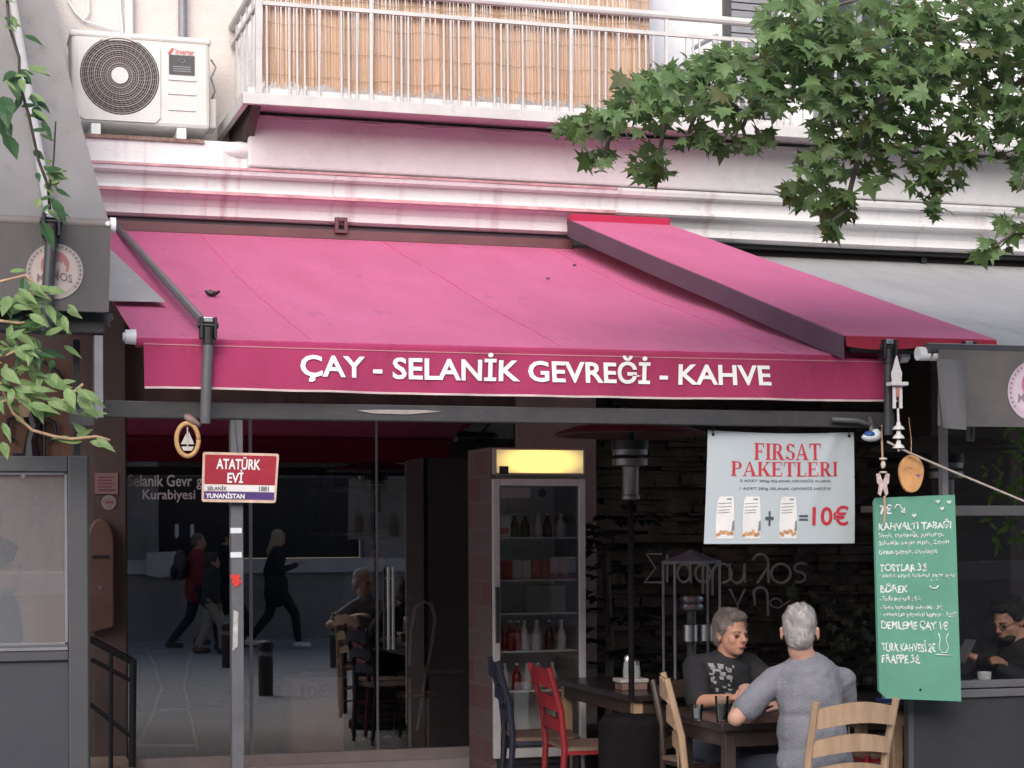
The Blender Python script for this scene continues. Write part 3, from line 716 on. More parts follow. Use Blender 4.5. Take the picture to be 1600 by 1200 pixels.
p=W(368,985,-4.2); mb=MB(); mb.prism([(-.5,-1),(.4,-.8),(.6,.9),(-.3,1)],(p.x,-4.1935,p.z),(.024,0,0),(0,0,.09),(0,.002,0)); mb.build('torn_sticker',mat('torn_paper',(.42,.41,.40),.8,.3,40),TB)

def quad_map(c, Y):
    """corner pixels tl,tr,br,bl -> real flat rectangle-like sheet at y=Y"""
    tl,tr,br,bl=[W(x,y,Y) for x,y in c]
    return lambda u,v:(bl.lerp(br,u)).lerp(tl.lerp(tr,u),v)
# red plaque
SG = thing('street_plaque','small red white and purple enamel plaque fixed to the grey post','sign',W(374,785,-4.22))
qm=quad_map([(317,706),(436,709),(431,786),(315,784)],-4.225)
def layer(fn,u0,v0,u1,v1,off,nu=1,nv=1,th=.0012):
    return MB().sheet(lambda a,b:fn(u0+(u1-u0)*a,v0+(v1-v0)*b)+Vector((0,-off,0)),nu,nv,th,(0,1,0))
rr=.07
def rounded(fn,u0,v0,u1,v1,ru,rv,off,th):
    poly=[]
    for cx_,cy_,s in ((u1-ru,v1-rv,0),(u0+ru,v1-rv,1),(u0+ru,v0+rv,2),(u1-ru,v0+rv,3)):
        for k in range(5):
            a=math.pi/2*(s+k/4); poly.append((cx_+ru*math.cos(a),cy_+rv*math.sin(a)))
    mb=MB(); n=len(poly); P=[fn(a,b)+Vector((0,-off,0)) for a,b in poly]
    mb.add(P+[p+Vector((0,th,0)) for p in P],[tuple(range(n)),tuple(range(2*n-1,n-1,-1))]+[(i,n+i,n+(i+1)%n,(i+1)%n) for i in range(n)]); return mb
rounded(qm,0,0,1,1,.03,.05,0,.006).build('plate',mat('plaque_cream',(.62,.44,.33),.5,.2,30),SG)
rounded(qm,.03,.36,.97,.95,.02,.03,.002,.002).build('red_field',mat('plaque_red',(.32,.018,.035),.4,.1,20),SG)
layer(qm,.03,.22,.97,.35,.002).build('white_field',mat('plaque_white',(.72,.68,.66),.5),SG)
layer(qm,.03,.06,.97,.21,.002).build('purple_field',mat('plaque_purple',(.075,.035,.16),.4,.25,20),SG)
sub=lambda u0,v0,u1,v1,off,fn=qm:(lambda a,b:fn(u0+(u1-u0)*a,v0+(v1-v0)*b)+Vector((0,-off,0)))
for s_,bx,bo,m_ in (('ATATÜRK',(.18,.66,.76,.92,.004),.02,'white_paint'),('EVİ',(.33,.39,.54,.66,.004),.02,'white_paint'),('YUNANİSTAN',(.05,.075,.57,.205,.004),.03,'white_paint'),('SELANİK',(.07,.235,.33,.335,.004),.012,'black'),('1881',(.76,.235,.89,.33,.004),.012,'black')):
    mb=MB(); text(mb,s_,sub(*bx),bo); mb.build('lettering',M[m_],SG,fix=False)
MB().tube([W(366,648,-4.215),W(369,680,-4.222),W(372,708,-4.224)],.002,5).build('wire',M['black'],SG)

# oval wooden ship ornament
OV = thing('ornament','oval wooden rope ring with a little sailing ship hanging under the beam','ornament',W(294,655,-4.24))
c=W(293,687,-4.24); mb=MB()
mb.tube([(c.x+.048*math.cos(a)*(1),-4.24,c.z+.072*math.sin(a)) for a in [2*math.pi*k/28 for k in range(29)]],.0105,8)
mb.build('ring',mat('light_wood',(.52,.30,.13),.6,.2,12),OV,smooth=True)
mb=MB(); mb.prism([(-.9,0),(.9,0),(.6,-.6),(-.6,-.6)],(c.x,-4.245,c.z-.03),(.03,0,0),(0,0,.03),(0,.01,0)); mb.cyl((c.x,-4.24,c.z-.03),(c.x,-4.24,c.z+.055),.003,n=6)
mb.prism([(0,0),(.9,0),(.1,1.6)],(c.x+.002,-4.243,c.z-.02),(.03,0,0),(0,0,.035),(0,.004,0)); mb.prism([(0,0),(-.9,0),(-.1,1.4)],(c.x-.002,-4.243,c.z-.02),(.03,0,0),(0,0,.035),(0,.004,0))
mb.build('ship',mat('pale_ship',(.5,.45,.42),.6),OV)
MB().tube([(c.x,-4.24,c.z+.08),(c.x+.01,-4.235,c.z+.11),(c.x+.0,-4.225,zb0+.01)],.003,6).build('cord',M['wood'],OV)
p=W(300,657,-4.24); mb=MB(); mb.ell(p,(.035,.02,.02)); mb.v=[v+Vector((.01*noise.noise(v*30),0,.02*(v.x-p.x)/.035*-1)) for v in mb.v]; mb.build('shell',mat('shell_brown',(.25,.16,.14),.6,.3,30),OV,smooth=True)

# --- banner
PB = thing('banner','white hanging banner offering three packs for ten euros','banner',W(1220,850,-4.12))
bm_=quad_map([(1106,672),(1334,675),(1338,849),(1102,850)],-4.12)
def bq(u,v,off=0):
    p=bm_(u,v); sagv=-.012*math.sin(math.pi*u)*v**2
    return p+Vector((0,-off-.022*math.sin(math.pi*u)*(1-.5*v)+.018*(1-v)**2-.012*math.exp(-((u-.86+.25*(1-v))/.05)**2)*v,sagv))
MB().sheet(lambda u,v:bq(u,v),40,24,.0012,(0,1,0)).build('sheet',mat('banner_white',(.60,.66,.69),.45,.03,3,trans=.25),PB,smooth='auto')
def eye(u,v): 
    p=bq(u,v,.003); return MB().cyl(p,p+Vector((0,.004,0)),.008,n=12)
for u in (.035,.965):
    e=eye(u,.965).build('eyelet',M['black'],PB)
    p=bq(u,.97); MB().tube([p,p+Vector((0,-.0,.03)),Vector((p.x,-4.16,zb0+.002))],.003,6).build('tie',M['black'],PB)
def serif(ch):
    P=[]; box=lambda a,b,c_,d:P.append([(a,b),(c_,b),(c_,d),(a,d)])
    def stem(x): box(x,.05,x+.2,.95); box(x-.09,0,x+.29,.05); box(x-.09,.95,x+.29,1)
    def arc(cx,cy,rx,ry,a0,a1,tk,n=14):
        for i in range(n):
            q=[]
            for t,o_ in ((i,1),(i+1,1),(i+1,0),(i,0)):
                a=a0+(a1-a0)*t/n; w=tk*(.28+.72*abs(math.cos(a)))
                q.append((cx+(rx-w*(1-o_))*math.cos(a),cy+(ry-(.06 if not o_ else 0))*math.sin(a)))
            P.append(q)
    w=.8
    if ch=='I': stem(.14); w=.48
    elif ch=='F': stem(.1); box(.3,.94,.72,1); box(.66,.72,.72,.94); box(.3,.48,.56,.54); box(.53,.38,.57,.64); w=.78
    elif ch=='E': stem(.1); box(.3,.94,.74,1); box(.68,.74,.74,.94); box(.3,.48,.56,.54); box(.53,.38,.57,.64); box(.3,0,.78,.06); box(.72,.06,.78,.28); w=.84
    elif ch=='L': stem(.1); box(.3,0,.74,.06); box(.68,.06,.74,.3); w=.8
    elif ch=='T': box(.36,.05,.56,.94); box(.27,0,.65,.05); box(.04,.94,.88,1); box(.04,.70,.10,.94); box(.82,.70,.88,.94); w=.92
    elif ch in 'PR':
        stem(.1); arc(.38,.73,.36,.27,-math.pi/2,math.pi/2,.19); box(.3,.94,.38,1); box(.3,.46,.38,.52); w=.82
        if ch=='R': P.append([(.36,.47),(.58,.47),(.86,.05),(.62,.05)]); box(.6,0,.96,.05); w=.96
    elif ch=='K': stem(.1); P.append([(.3,.42),(.36,.36),(.78,.95),(.70,.95)]); P.append([(.40,.50),(.52,.62),(.88,.05),(.64,.05)]); box(.6,0,.98,.05); box(.58,.95,.9,1); w=.98
    elif ch=='A': P.append([(.08,.05),(.15,.05),(.47,.92),(.42,1)]); P.append([(.42,1),(.50,1),(.88,.05),(.64,.05)]); box(.22,.3,.66,.36); box(0,0,.26,.05); box(.56,0,.98,.05); w=.98
    elif ch=='S':
        arc(.40,.735,.30,.265,math.pi*.12,math.pi*1.30,.2); arc(.40,.265,.32,.265,-math.pi*.88,math.pi*.34,.2)
        P.append([(.20,.60),(.30,.50),(.62,.42),(.54,.52)]); box(.64,.72,.69,.98); box(.06,.02,.11,.28); w=.78
    return P,w
def serif_line(mb,s,fn):
    tot=sum(serif(c_)[1]+.02 for c_ in s); x=0
    for i,c_ in enumerate(s):
        P,w=serif(c_)
        for k,q in enumerate(P): mb.add([fn((x+a)/tot,b)+Vector((0,-.0001*(k%7),0)) for a,b in q],[tuple(range(len(q)))])
        x+=w+.02
bs=lambda u0,v0,u1,v1,off:(lambda a,b:bq(u0+(u1-u0)*a,v0+(v1-v0)*b,off))
mred=mat('print_red',(.50,.03,.05),.5,.05); mdk=mat('print_dark',(.06,.08,.10),.5)
mb=MB(); serif_line(mb,'FIRSAT',bs(.305,.755,.765,.905,.003)); mb.build('lettering',mred,PB,fix=False); mb=MB(); serif_line(mb,'PAKETLERI',bs(.155,.605,.885,.735,.003)); mb.build('lettering',mred,PB,fix=False); mb=MB()
text(mb,'10€',bs(.70,.16,.955,.34,.003),.016)
mb.build('lettering',mred,PB,fix=False)
for s_,bx,bo in (('2 ADET 280g SELANIK GEVREĞİ ALANA',(.215,.545,.83,.580,.003),.006),('1 ADET 280g SELANIK GEVREĞİ HEDİYE',(.215,.475,.83,.512,.003),.006),('+',(.385,.16,.44,.29,.003),.02),('=',(.61,.205,.668,.255,.003),.02)):
    mb=MB(); text(mb,s_,bs(*bx),bo); mb.build('lettering',mdk,PB,fix=False)
mpk=mat('print_pack',(.74,.72,.70),.5); mtan=mat('print_biscuit',(.50,.27,.13),.6,.5,60); mgr=mat('print_grey',(.22,.22,.22),.6)
for u0 in (.065,.235,.475):
    mb=MB(); 
    poly=[(.08,0),(.95,0),(.97,.35),(.92,.9),(.88,1),(.2,1),(.08,.9),(.02,.35)]
    f_=bs(u0,.045,u0+.125,.42,.0025); mb.add([f_(a,b) for a,b in poly],[tuple(range(8))]); k_=mb.build('printed_pack',mpk,PB,fix=False)
    mb=MB(); f2=bs(u0,.045,u0+.125,.42,.0035); rnd=random.Random(int(u0*1000))
    for i in range(9):
        cx_,cy_=.12+.09*i,.06+.07*rnd.random()+.06*math.sin(i/8*3.1); r_=.08
        mb.add([f2(cx_+r_*math.cos(a)*1.1-.0,cy_+r_*.55*math.sin(a)) +Vector((0,-.0002*i,0)) for a in [2*math.pi*q/8 for q in range(8)]],[tuple(range(8))])
    mb.build('printed_biscuits',mtan,k_,fix=False)
    mb=MB(); mb.add([f2(a,b) for a,b in ((.82,.16),(.97,.2),(.95,.45),(.86,.40))],[(0,1,2,3)])
    for y_ in (.82,.74,.66,.60): mb.add([f2(a,b) for a,b in ((.12,y_),(.8-.1*(y_<.7),y_+.02),(.8-.1*(y_<.7),y_+.035),(.12,y_+.015))],[(0,1,2,3)])
    mb.add([f2(a,b) for a,b in ((.55,.92),(.8,.92),(.8,.955),(.55,.955))],[(0,1,2,3)])
    mb.build('printed_lines',mgr,k_,fix=False)

# --- green menu board
GB = thing('menu_board','tall green menu board handwritten in white chalk lettering','menu board',W(1440,1094,-4.36))
gm=quad_map([(1366,778),(1492,773),(1502,1096),(1374,1091)],-4.36)
poly=[(.08,0),(1,0),(1,1),(.03,1),(0,.98),(0,.035)]
mb=MB(); P=[gm(a,b) for a,b in poly]; n=len(P)
mb.add(P+[p+Vector((0,.018,0)) for p in P],[tuple(range(n)),tuple(range(2*n-1,n-1,-1))]+[(i,n+i,n+(i+1)%n,(i+1)%n) for i in range(n)])
mb.build('board',mat('board_green',(.120,.315,.225),.6,.13,3,.03,80,spec=.4,grime=(9,.2,.62)),GB)
rnd=random.Random(11); chalkm=mat('chalk',(.70,.74,.70),.8,.15,60)
def chalk(s,u0,v0,u1,v1,bold=.01):
    ph=rnd.uniform(0,6); mb=MB()
    text(mb,s,lambda a,b:gm(u0+(u1-u0)*a+.006*math.sin(b*5+a*40+ph),v0+(v1-v0)*b+.003*math.sin(a*len(s)*2.1+ph)+.0025*math.sin(a*len(s)*5.3))+Vector((0,-.0025,0)),bold)
    mb.build('lettering',chalkm,GB,fix=False)
chalk('7€',.06,.915,.21,.965,.02); chalk('KAHVALTI TABAĞI',.04,.838,.94,.885,.022)
chalk('Simit, tereyağı, yumurta,',.04,.795,.84,.825); chalk('Salatalık, kaşar salam, Zeytin',.04,.758,.90,.785); chalk('beyaz peynir, domates',.04,.712,.75,.742)
chalk('TOSTLAR 3€',.04,.632,.62,.672,.02); chalk('- karışık, kaşarlı domatesli, beyaz peynir',.04,.597,.98,.622,.006)
chalk('BÖREK',.04,.527,.38,.572,.022); chalk('- Sade peynirli : 3€',.03,.482,.53,.510); chalk('- Sade ıspanaklı peynirli : 3€',.03,.440,.80,.468); chalk('- domates peynirli kıyma : 3,5€',.03,.405,.97,.432)
chalk('DEMLEME ÇAY 1€',.04,.338,.86,.388,.02); chalk('TÜRK KAHVESİ 2€',.04,.236,.70,.290,.022); chalk('FRAPPE 3€',.04,.178,.50,.222,.022)
mb2=MB(); st=lambda pts,w=.0028: mb2.tube([gm(a,b)+Vector((0,-.003,0)) for a,b in pts],w,5)
st([(.24,.94),(.27,.962),(.31,.96),(.335,.935),(.36,.925)],.004); st([(.32,.928),(.365,.918),(.36,.945)],.004)
st([(.70+.055*math.cos(a),.565+.018*math.sin(a)) for a in [math.pi+.2+(math.pi-.4)*k/8 for k in range(9)]],.004); st([(.735-.065,.585),(.74-.065,.588)],.005); st([(.765-.03,.585),(.77-.03,.588)],.005)
st([(.74,.33),(.76,.30),(.74,.26),(.77,.235),(.83,.235),(.86,.26),(.83,.30),(.86,.33)]); st([(.70,.225),(.90,.222)])
for a,b in ((.78,.97),(.92,.965),(.83,.935),(.48,.905)): st([(a-.02,b+.006),(a,b-.008),(a+.02,b+.007)],.006)
mb2.build('drawing',mat('chalk2',(.62,.68,.63),.8),GB,smooth=True)
p=gm(.5,.05); MB().cyl(p+Vector((0,-.003,0)),p+Vector((0,.004,0)),.006,n=10).build('screw',M['black'],GB)
for u in (.08,.92):
    p=gm(u,.99)+Vector((0,.009,0)); MB().box((p.x-.02,p.y,p.z-.06),(p.x+.02,p.y+.16,p.z-.03)).build('bracket',M['black'],GB)

# --- hanging ornaments at the right end of the beam
CO = thing('ornament','string of white painted tin house and bells hanging by the dark tube','ornament',W(1402,560,-4.42))
wm=mat('white_tin',(.66,.63,.61),.45,.1,20)
def wp(px,py): return W(px,py,-4.42)
mb=MB(); c=wp(1401,575)
mb.lathe((c.x,-4.42,0),[(.004,wp(1401,556).z),(.02,wp(1401,575).z),(.03,wp(1401,583).z),(.026,wp(1401,597).z),(.01,wp(1401,599).z)],6)
mb.build('tin_house',wm,CO); mb=MB(); p=wp(1402,600); mb.box((p.x-.045,-4.45,p.z-.009),(p.x+.045,-4.39,p.z+.009)); mb.build('cross_piece',wm,CO,bev=.003)
mb=MB(); 
for px in (1397,1407): p=wp(px,604); q=wp(px+(1 if px>1400 else -1),638); mb.box((p.x-.008,-4.424,q.z),(p.x+.008,-4.418,p.z))
mb.build('strip',wm,CO); MB().box((wp(1400,604).x-.004,-4.43,wp(1400,620).z),(wp(1403,604).x+.002,-4.4255,wp(1400,604).z)).build('strip',mat('faded_rose',(.45,.18,.16),.6),CO)
mb=MB(); mb.tube([wp(1403,638),wp(1404,662),wp(1404,705)],.006,6); mb.build('cord',wm,CO)
for py in (664,678,693):
    p=wp(1404,py); MB().lathe((p.x,-4.42,p.z-.022),[(.03,0),(.024,.012),(.012,.022),(.01,.036)],14).build('bell',wm,CO,smooth='auto')
MB().tube([wp(1401,556),Vector((wp(1401,550).x,-4.36,wp(1400,546).z))],.003,5).build('cord',M['black'],CO)
SH = thing('ornament','small blue and white shoe shaped ornament tied to the beam end','ornament',W(1360,682,-4.26))
p=W(1361,683,-4.26); mb=MB(); mb.ell(p,(.05,.03,.022)); mb.ell(p+Vector((.025,0,.012)),(.03,.028,.03)); mb.build('shoe',mat('shoe_white',(.60,.62,.66),.5),SH,smooth=True)
MB().ell(p+Vector((-.012,-.006,.012)),(.03,.027,.018)).build('blue_patch',mat('shoe_blue',(.03,.09,.30),.5),SH,smooth=True)
mb=MB(); mb.tube([p+Vector((0,0,.02)),W(1362,664,-4.23),W(1358,652,-4.21)],.012,8); mb.tube([W(1300,655,-4.23),W(1340,657,-4.24),W(1372,668,-4.23)],.012,8); mb.build('strap',M['grey_tube'],SH,smooth=True)
BF = thing('ornament','pale pink wooden butterfly on a beaded cord above the menu board','ornament',W(1380,755,-4.44))
mb=MB(); c=W(1380,757,-4.44)
for s in (-1,1):
    mb.prism([(0,.2),(s*.5,1),(s*1,.9),(s*.85,.1),(s*.6,0),(s*.75,-.8),(s*.4,-1),(0,-.3)],c,(.035,0,0),(0,0,.055),(0,.006,0))
mb.build('wings',mat('butterfly',(.52,.40,.38),.6,.35,60),BF)
mb=MB(); mb.tube([W(1378,690,-4.44),W(1379,715,-4.44),W(1379,732,-4.44)],.005,6); mb.tube([W(1382,775,-4.44),W(1383,800,-4.44),W(1381,818,-4.44)],.006,6); mb.tube([W(1378,690,-4.44),Vector((W(1378,690,-4.2).x,-4.2,zb0+.01))],.004,5); mb.build('cord',mat('twine',(.42,.28,.19),.8),BF)
mb=MB(); mb.ell(W(1380,726,-4.44),(.012,.012,.018)); mb.ell(W(1380,717,-4.44),(.02,.02,.007)); mb.ell(W(1380,738,-4.44),(.02,.02,.006)); mb.build('bead',mat('bead',(.6,.5,.4),.4),BF,smooth=True)
WDk = thing('ornament','round slice of orange wood with faded paint hanging above the menu board','ornament',W(1425,740,-4.40))
c=W(1425,740,-4.40); mb=MB()
mb.prism([(math.cos(a)*(1+.05*math.sin(3*a)),math.sin(a)*1.22) for a in [2*math.pi*k/28 for k in range(28)]],c,(.066,0,0),(0,0,.075),(0,.02,0)); mb.build('disc',mat('orange_wood',(.55,.28,.11),.6,.25,9),WDk,bev=.004)
mb=MB()
mb.prism([(-1,0),(-.2,.7),(.2,.5),(1,.1),(.6,-.1),(.1,.25),(-.5,-.05)],(c.x-.018,-4.402,c.z+.022),(.03,0,0),(0,0,.022),(0,.0018,0))
mb.build('paint',mat('wood_paint',(.40,.19,.09),.6,.4,40),WDk)
mb=MB(); mb.prism([(-.9,0),(-.3,.4),(.2,.1),(.8,.6),(.5,-.3),(0,-.7),(-.2,-.2)],(c.x+.033,-4.402,c.z-.008),(.016,0,0),(0,0,.017),(0,.0018,0)); mb.build('paint',mat('wood_violet',(.22,.09,.22),.6,.3,60),WDk)
MB().tube([c+Vector((0,.01,.085)),W(1424,690,-4.36),Vector((W(1420,660,-4.2).x,-4.2,zb0+.05))],.0025,5).build('cord',M['wood'],WDk)
tag(MB().tube([W(1386,690,-4.42),W(1420,707,-4.43),W(1480,733,-4.45),W(1600,783,-4.5),W(1750,845,-4.55)],.0055,8).build('rope',mat('rope',(.40,.34,.29),.8,.15,40),None,smooth=True),'thin pale rope sloping from the beam end to the right','rope')
# ------------------------------------------------------------------ drinks fridge
yf=-1.17
fx0,fx1=WX(771,yf,900),WX(916,yf,900); fz1=WZ(840,699,yf); fz0=.06
FR=thing('drinks_fridge','tall glass door drinks fridge with a lit yellow top panel','fridge',((fx0+fx1)/2,yf+.28,0))
fgrey=mat('fridge_grey',(.34,.32,.31),.45,.12,8)
def side_mat():
    m=bpy.data.materials.new('fridge_side_print'); m.use_nodes=True; t=m.node_tree; N=t.nodes; L=t.links; b=N['Principled BSDF']; b.inputs['Roughness'].default_value=.6
    tc=N.new('ShaderNodeTexCoord'); mp=N.new('ShaderNodeMapping'); mp.inputs['Rotation'].default_value=(0,R(90),0)
    sx=N.new('ShaderNodeSeparateXYZ'); cx=N.new('ShaderNodeCombineXYZ'); L.new(tc.outputs['Object'],sx.inputs[0]); L.new(sx.outputs['Y'],cx.inputs['X']); L.new(sx.outputs['Z'],cx.inputs['Y'])
    br=N.new('ShaderNodeTexBrick'); br.inputs['Scale'].default_value=1.5; br.inputs['Color1'].default_value=(.15,.045,.04,1); br.inputs['Color2'].default_value=(.15,.105,.095,1); br.inputs['Mortar'].default_value=(.17,.12,.11,1); br.inputs['Bias'].default_value=.35; br.inputs['Mortar Size'].default_value=.015
    L.new(cx.outputs[0],br.inputs['Vector']); L.new(br.outputs[0],b.inputs['Base Color']); return m
wt=.03
MB().box((fx0,yf+.05,fz0),(fx0+wt,yf+.58,fz1)).build('side_panel',side_mat(),FR)
MB().box((fx1-wt,yf+.05,fz0),(fx1,yf+.58,fz1)).build('side_panel',fgrey,FR)
fin=mat('fridge_inside',(.72,.72,.71),.6,.08,5)
MB().box((fx0+wt,yf+.55,fz0),(fx1-wt,yf+.58,fz1)).build('back_panel',fin,FR)
MB().box((fx0+wt,yf+.05,fz1-.2),(fx1-wt,yf+.55,fz1)).build('head_box',fgrey,FR)
MB().box((fx0+wt,yf+.05,fz0),(fx1-wt,yf+.55,fz0+.28)).build('base_box',M['dark'],FR)
hz0=WZ(840,742,yf)
MB().box((fx0+.004,yf-.01,hz0),(fx1-.004,yf+.048,fz1-.004)).build('light_housing',mat('lightbox_frame',(.40,.36,.28),.5),FR,bev=.012)
em=bpy.data.materials.new('lit_panel'); em.use_nodes=True; t=em.node_tree; N=t.nodes; L=t.links; b=N['Principled BSDF']
b.inputs['Base Color'].default_value=(.6,.5,.3,1); tc=N.new('ShaderNodeTexCoord'); mp=N.new('ShaderNodeMapping'); gr=N.new('ShaderNodeTexGradient'); gr.gradient_type='SPHERICAL'
mp.inputs['Scale'].default_value=(3.2,.6,8.5); mp.inputs['Location'].default_value=(0,0,-8.5*((hz0+fz1)/2))
L.new(tc.outputs['Object'],mp.inputs[0]); L.new(mp.outputs[0],gr.inputs[0]); r=N.new('ShaderNodeValToRGB')
r.color_ramp.elements[0].color=(.30,.22,.11,1); r.color_ramp.elements[1].position=.4; r.color_ramp.elements[1].color=(1,.72,.20,1)
L.new(gr.outputs[0],r.inputs[0]); L.new(r.outputs[0],b.inputs['Emission Color']); b.inputs['Emission Strength'].default_value=.85
MB().box((fx0+.022,yf-.014,hz0+.012),(fx1-.022,yf-.009,fz1-.018)).build('light_panel',em,FR)
p=W(785,737,yf-.016); MB().box((p.x-.02,yf-.018,p.z-.015),(p.x+.04,yf-.0145,p.z+.035)).build('sticker',M['dark'],FR)
# door
dz0,dz1=.22,WZ(840,748,yf)
fw_=.045
DR=MB(); DR.box((fx0+.002,yf,dz0),(fx0+fw_,yf+.045,dz1)); DR.box((fx1-fw_,yf,dz0),(fx1-.002,yf+.045,dz1)); DR.box((fx0+fw_,yf,dz1-.045),(fx1-fw_,yf+.045,dz1)); DR.box((fx0+fw_,yf,dz0),(fx1-fw_,yf+.045,dz0+.06))
DR=DR.build('door',mat('door_alu',(.62,.60,.585),.4,.08,10),FR,bev=.006)
MB().grid(lambda u,v:(fx0+fw_+(fx1-fx0-2*fw_)*u,yf+.02,dz0+.06+(dz1-dz0-.105)*v),1,1).build('glass',M['fridge_glass'],DR)
MB().box((fx0+fw_+.004,yf-.004,dz1-.12),(fx0+fw_+.20,yf+.018,dz1-.055)).build('notice',mat('notice',(.20,.20,.20),.6),DR)
MB().cyl((fx0+.33,yf+.017,dz1-.09),(fx0+.33,yf+.012,dz1-.09),.028,n=16).build('round_sticker',M['black'],DR)
MB().box((fx0+.012,yf-.03,.95),(fx0+.032,yf-.001,1.3)).build('handle',M['dark'],DR)
shelf_m=mat('shelf_wire',(.75,.74,.73),.4,.05)
zs_=[WZ(840,py,yf+.1) for py in (839,905,957,1016,1078)]
for z in zs_: 
    mb=MB(); mb.box((fx0+wt+.002,yf+.09,z-.012),(fx1-wt-.002,yf+.10,z))
    for i in range(14): x=fx0+wt+.01+i*(fx1-fx0-2*wt-.02)/13; mb.box((x-.002,yf+.10,z-.008),(x+.002,yf+.54,z-.003))
    mb.build('shelf',shelf_m,FR)
# drinks (each a thing)
def can(x,y,z,m,label):
    c=thing('drink_can',label,'can',(x,y,z),'cans on the second fridge shelf')
    MB().lathe((x,y,z),[(.026,0),(.032,.008),(.032,.108),(.027,.118),(.026,.122)],16).build('body',m,c,smooth='auto')
    MB().lathe((x,y,z+.116),[(.024,0),(.0255,.004),(.0255,.008),(.02,.006)],16).build('lid',M['steel'],c,smooth='auto')
cred=mat('can_red',(.50,.03,.03),.35,.15,30); csil=mat('can_silver',(.8,.78,.76),.35,.15,30); cor=mat('can_pink',(.62,.20,.16),.35,.2,30)
colz=[cred,cred,csil,csil,cor,cor,cor,cor]; nm=['dark red','dark red','silver','silver','pale red','pale red','pale red','pale red']
pos=['leftmost in the row','second in the row','beside the red cans','beside the pale red cans','next to the silver cans','third from the right','second from the right','rightmost in the row']
for i in range(8):
    can(fx0+.075+.063*i,yf+.15,zs_[1],colz[i],f'{nm[i]} drink can on the second fridge shelf, {pos[i]}')
def bottle(x,y,z,h,m,label,grp,capm=None):
    c=thing('drink_bottle',label,'bottle',(x,y,z),grp)
    MB().lathe((x,y,z),[(.028,0),(.031,.01),(.031,h*.5),(.024,h*.62),(.012,h*.78),(.012,h*.93)],14).build('body',m,c,smooth='auto')
    MB().lathe((x,y,z+h*.93),[(.014,0),(.014,h*.07)],12).build('cap',capm or M['white_alu'],c,smooth='auto')
bg_=mat('bottle_brown',(.10,.03,.02),.2,.2); bc=mat('bottle_pale',(.65,.62,.6),.25,.1); br_=mat('bottle_red',(.26,.02,.02),.3,.2)
for i,(x,m,d) in enumerate(((.19,bg_,'brown bottle on the top fridge shelf next to the white carton'),(.27,bg_,'brown bottle in the middle of the top fridge shelf'),(.345,bc,'pale bottle on the top fridge shelf'),(.42,bg_,'brown bottle at the right of the top fridge shelf'),(.50,bc,'pale bottle at the right end of the top fridge shelf'))):
    bottle(fx0+x,yf+.16+.03*(i%2),zs_[0],.15,m,d,'bottles on the top fridge shelf')
ctn=thing('carton','white carton at the left of the top fridge shelf','carton',(fx0+.1,yf+.15,zs_[0]))
MB().box((fx0+.055,yf+.11,zs_[0]),(fx0+.15,yf+.19,zs_[0]+.14)).build('box',bc,ctn,bev=.004)
MB().box((fx0+.065,yf+.108,zs_[0]+.02),(fx0+.135,yf+.1095,zs_[0]+.06)).build('print',cred,ctn)
for i,(x,m,d) in enumerate(((.085,br_,'dark red bottle leftmost on the fourth fridge shelf'),(.16,br_,'dark red bottle second from left on the fourth fridge shelf'),(.25,bc,'pale bottle in the middle of the fourth fridge shelf'),(.335,bc,'pale bottle right of the middle on the fourth fridge shelf'),(.42,bg_,'brown bottle towards the right of the fourth fridge shelf'),(.50,bc,'pale bottle at the right end of the fourth fridge shelf'),(.205,br_,'red bottle tucked between two others on the fourth fridge shelf'))):
    bottle(fx0+x,yf+.16,zs_[3],.19,m,d,'bottles on the fourth fridge shelf')
for i,(x,m,d) in enumerate(((.12,bc,'pale bottle at the left on the lowest fridge shelf'),(.34,bc,'pale bottle right of the red chair on the lowest fridge shelf'),(.44,bc,'rightmost pale bottle on the lowest fridge shelf'),(.20,br_,'red bottle on the lowest fridge shelf'),(.27,bc,'pale bottle in the middle of the lowest fridge shelf'))):
    bottle(fx0+x,yf+.16,zs_[4],.17,m,d,'bottles on the lowest fridge shelf')
bx=thing('price_card','blank pale card leaning on the third fridge shelf','card',(fx0+.38,yf+.2,zs_[2]))
MB().box((fx0+.26,yf+.13,zs_[2]),(fx0+.52,yf+.135,zs_[2]+.17)).build('card',mat('pale_card',(.34,.32,.30),.6),bx)

# ------------------------------------------------------------------ patio heaters
def heater(px,Y,pyt,label,m_dish):
    x=WX(px,Y,700); zt=WZ(px,pyt,Y)
    h=thing('patio_heater',label,'patio heater',(x,Y,0))
    MB().lathe((x,Y,0),[(.02,zt+.035),(.12,zt+.03),(.30,zt+.005),(.405,zt-.03),(.41,zt-.04),(.40,zt-.045),(.29,zt-.015),(.02,zt+.01)],36).build('dish',m_dish,h,smooth='auto')
    MB().lathe((x,Y,0),[(.03,zt-.01),(.03,zt-.07),(.10,zt-.07),(.10,zt-.12)],20).build('reflector',M['black'],h,smooth='auto')
    mb=MB(); 
    for dz in (-.13,-.185): mb.lathe((x,Y,zt+dz),[(.09,-.02),(.095,-.018),(.095,.016),(.09,.018)],24)
    mb.build('emitter_ring',mat('emitter_steel',(.26,.25,.25),.4,.1,metal=.9),h,smooth='auto')
    MB().lathe((x,Y,0),[(.045,zt-.20),(.048,zt-.215),(.045,zt-.22),(.045,zt-.36),(.05,zt-.365),(.05,zt-.385),(.03,zt-.39)],20).build('burner',mat('burner_steel',(.22,.21,.20),.4,.1,metal=.8),h,smooth='auto')
    MB().cyl((x,Y,.75),(x,Y,zt-.39),.016).build('pole',M['mblack'],h,smooth='auto')
    MB().lathe((x,Y,0),[(.24,0),(.24,.06),(.18,.10),(.18,.62),(.15,.66)],24).build('tank_base',M['mblack'],h,smooth='auto')
    return h
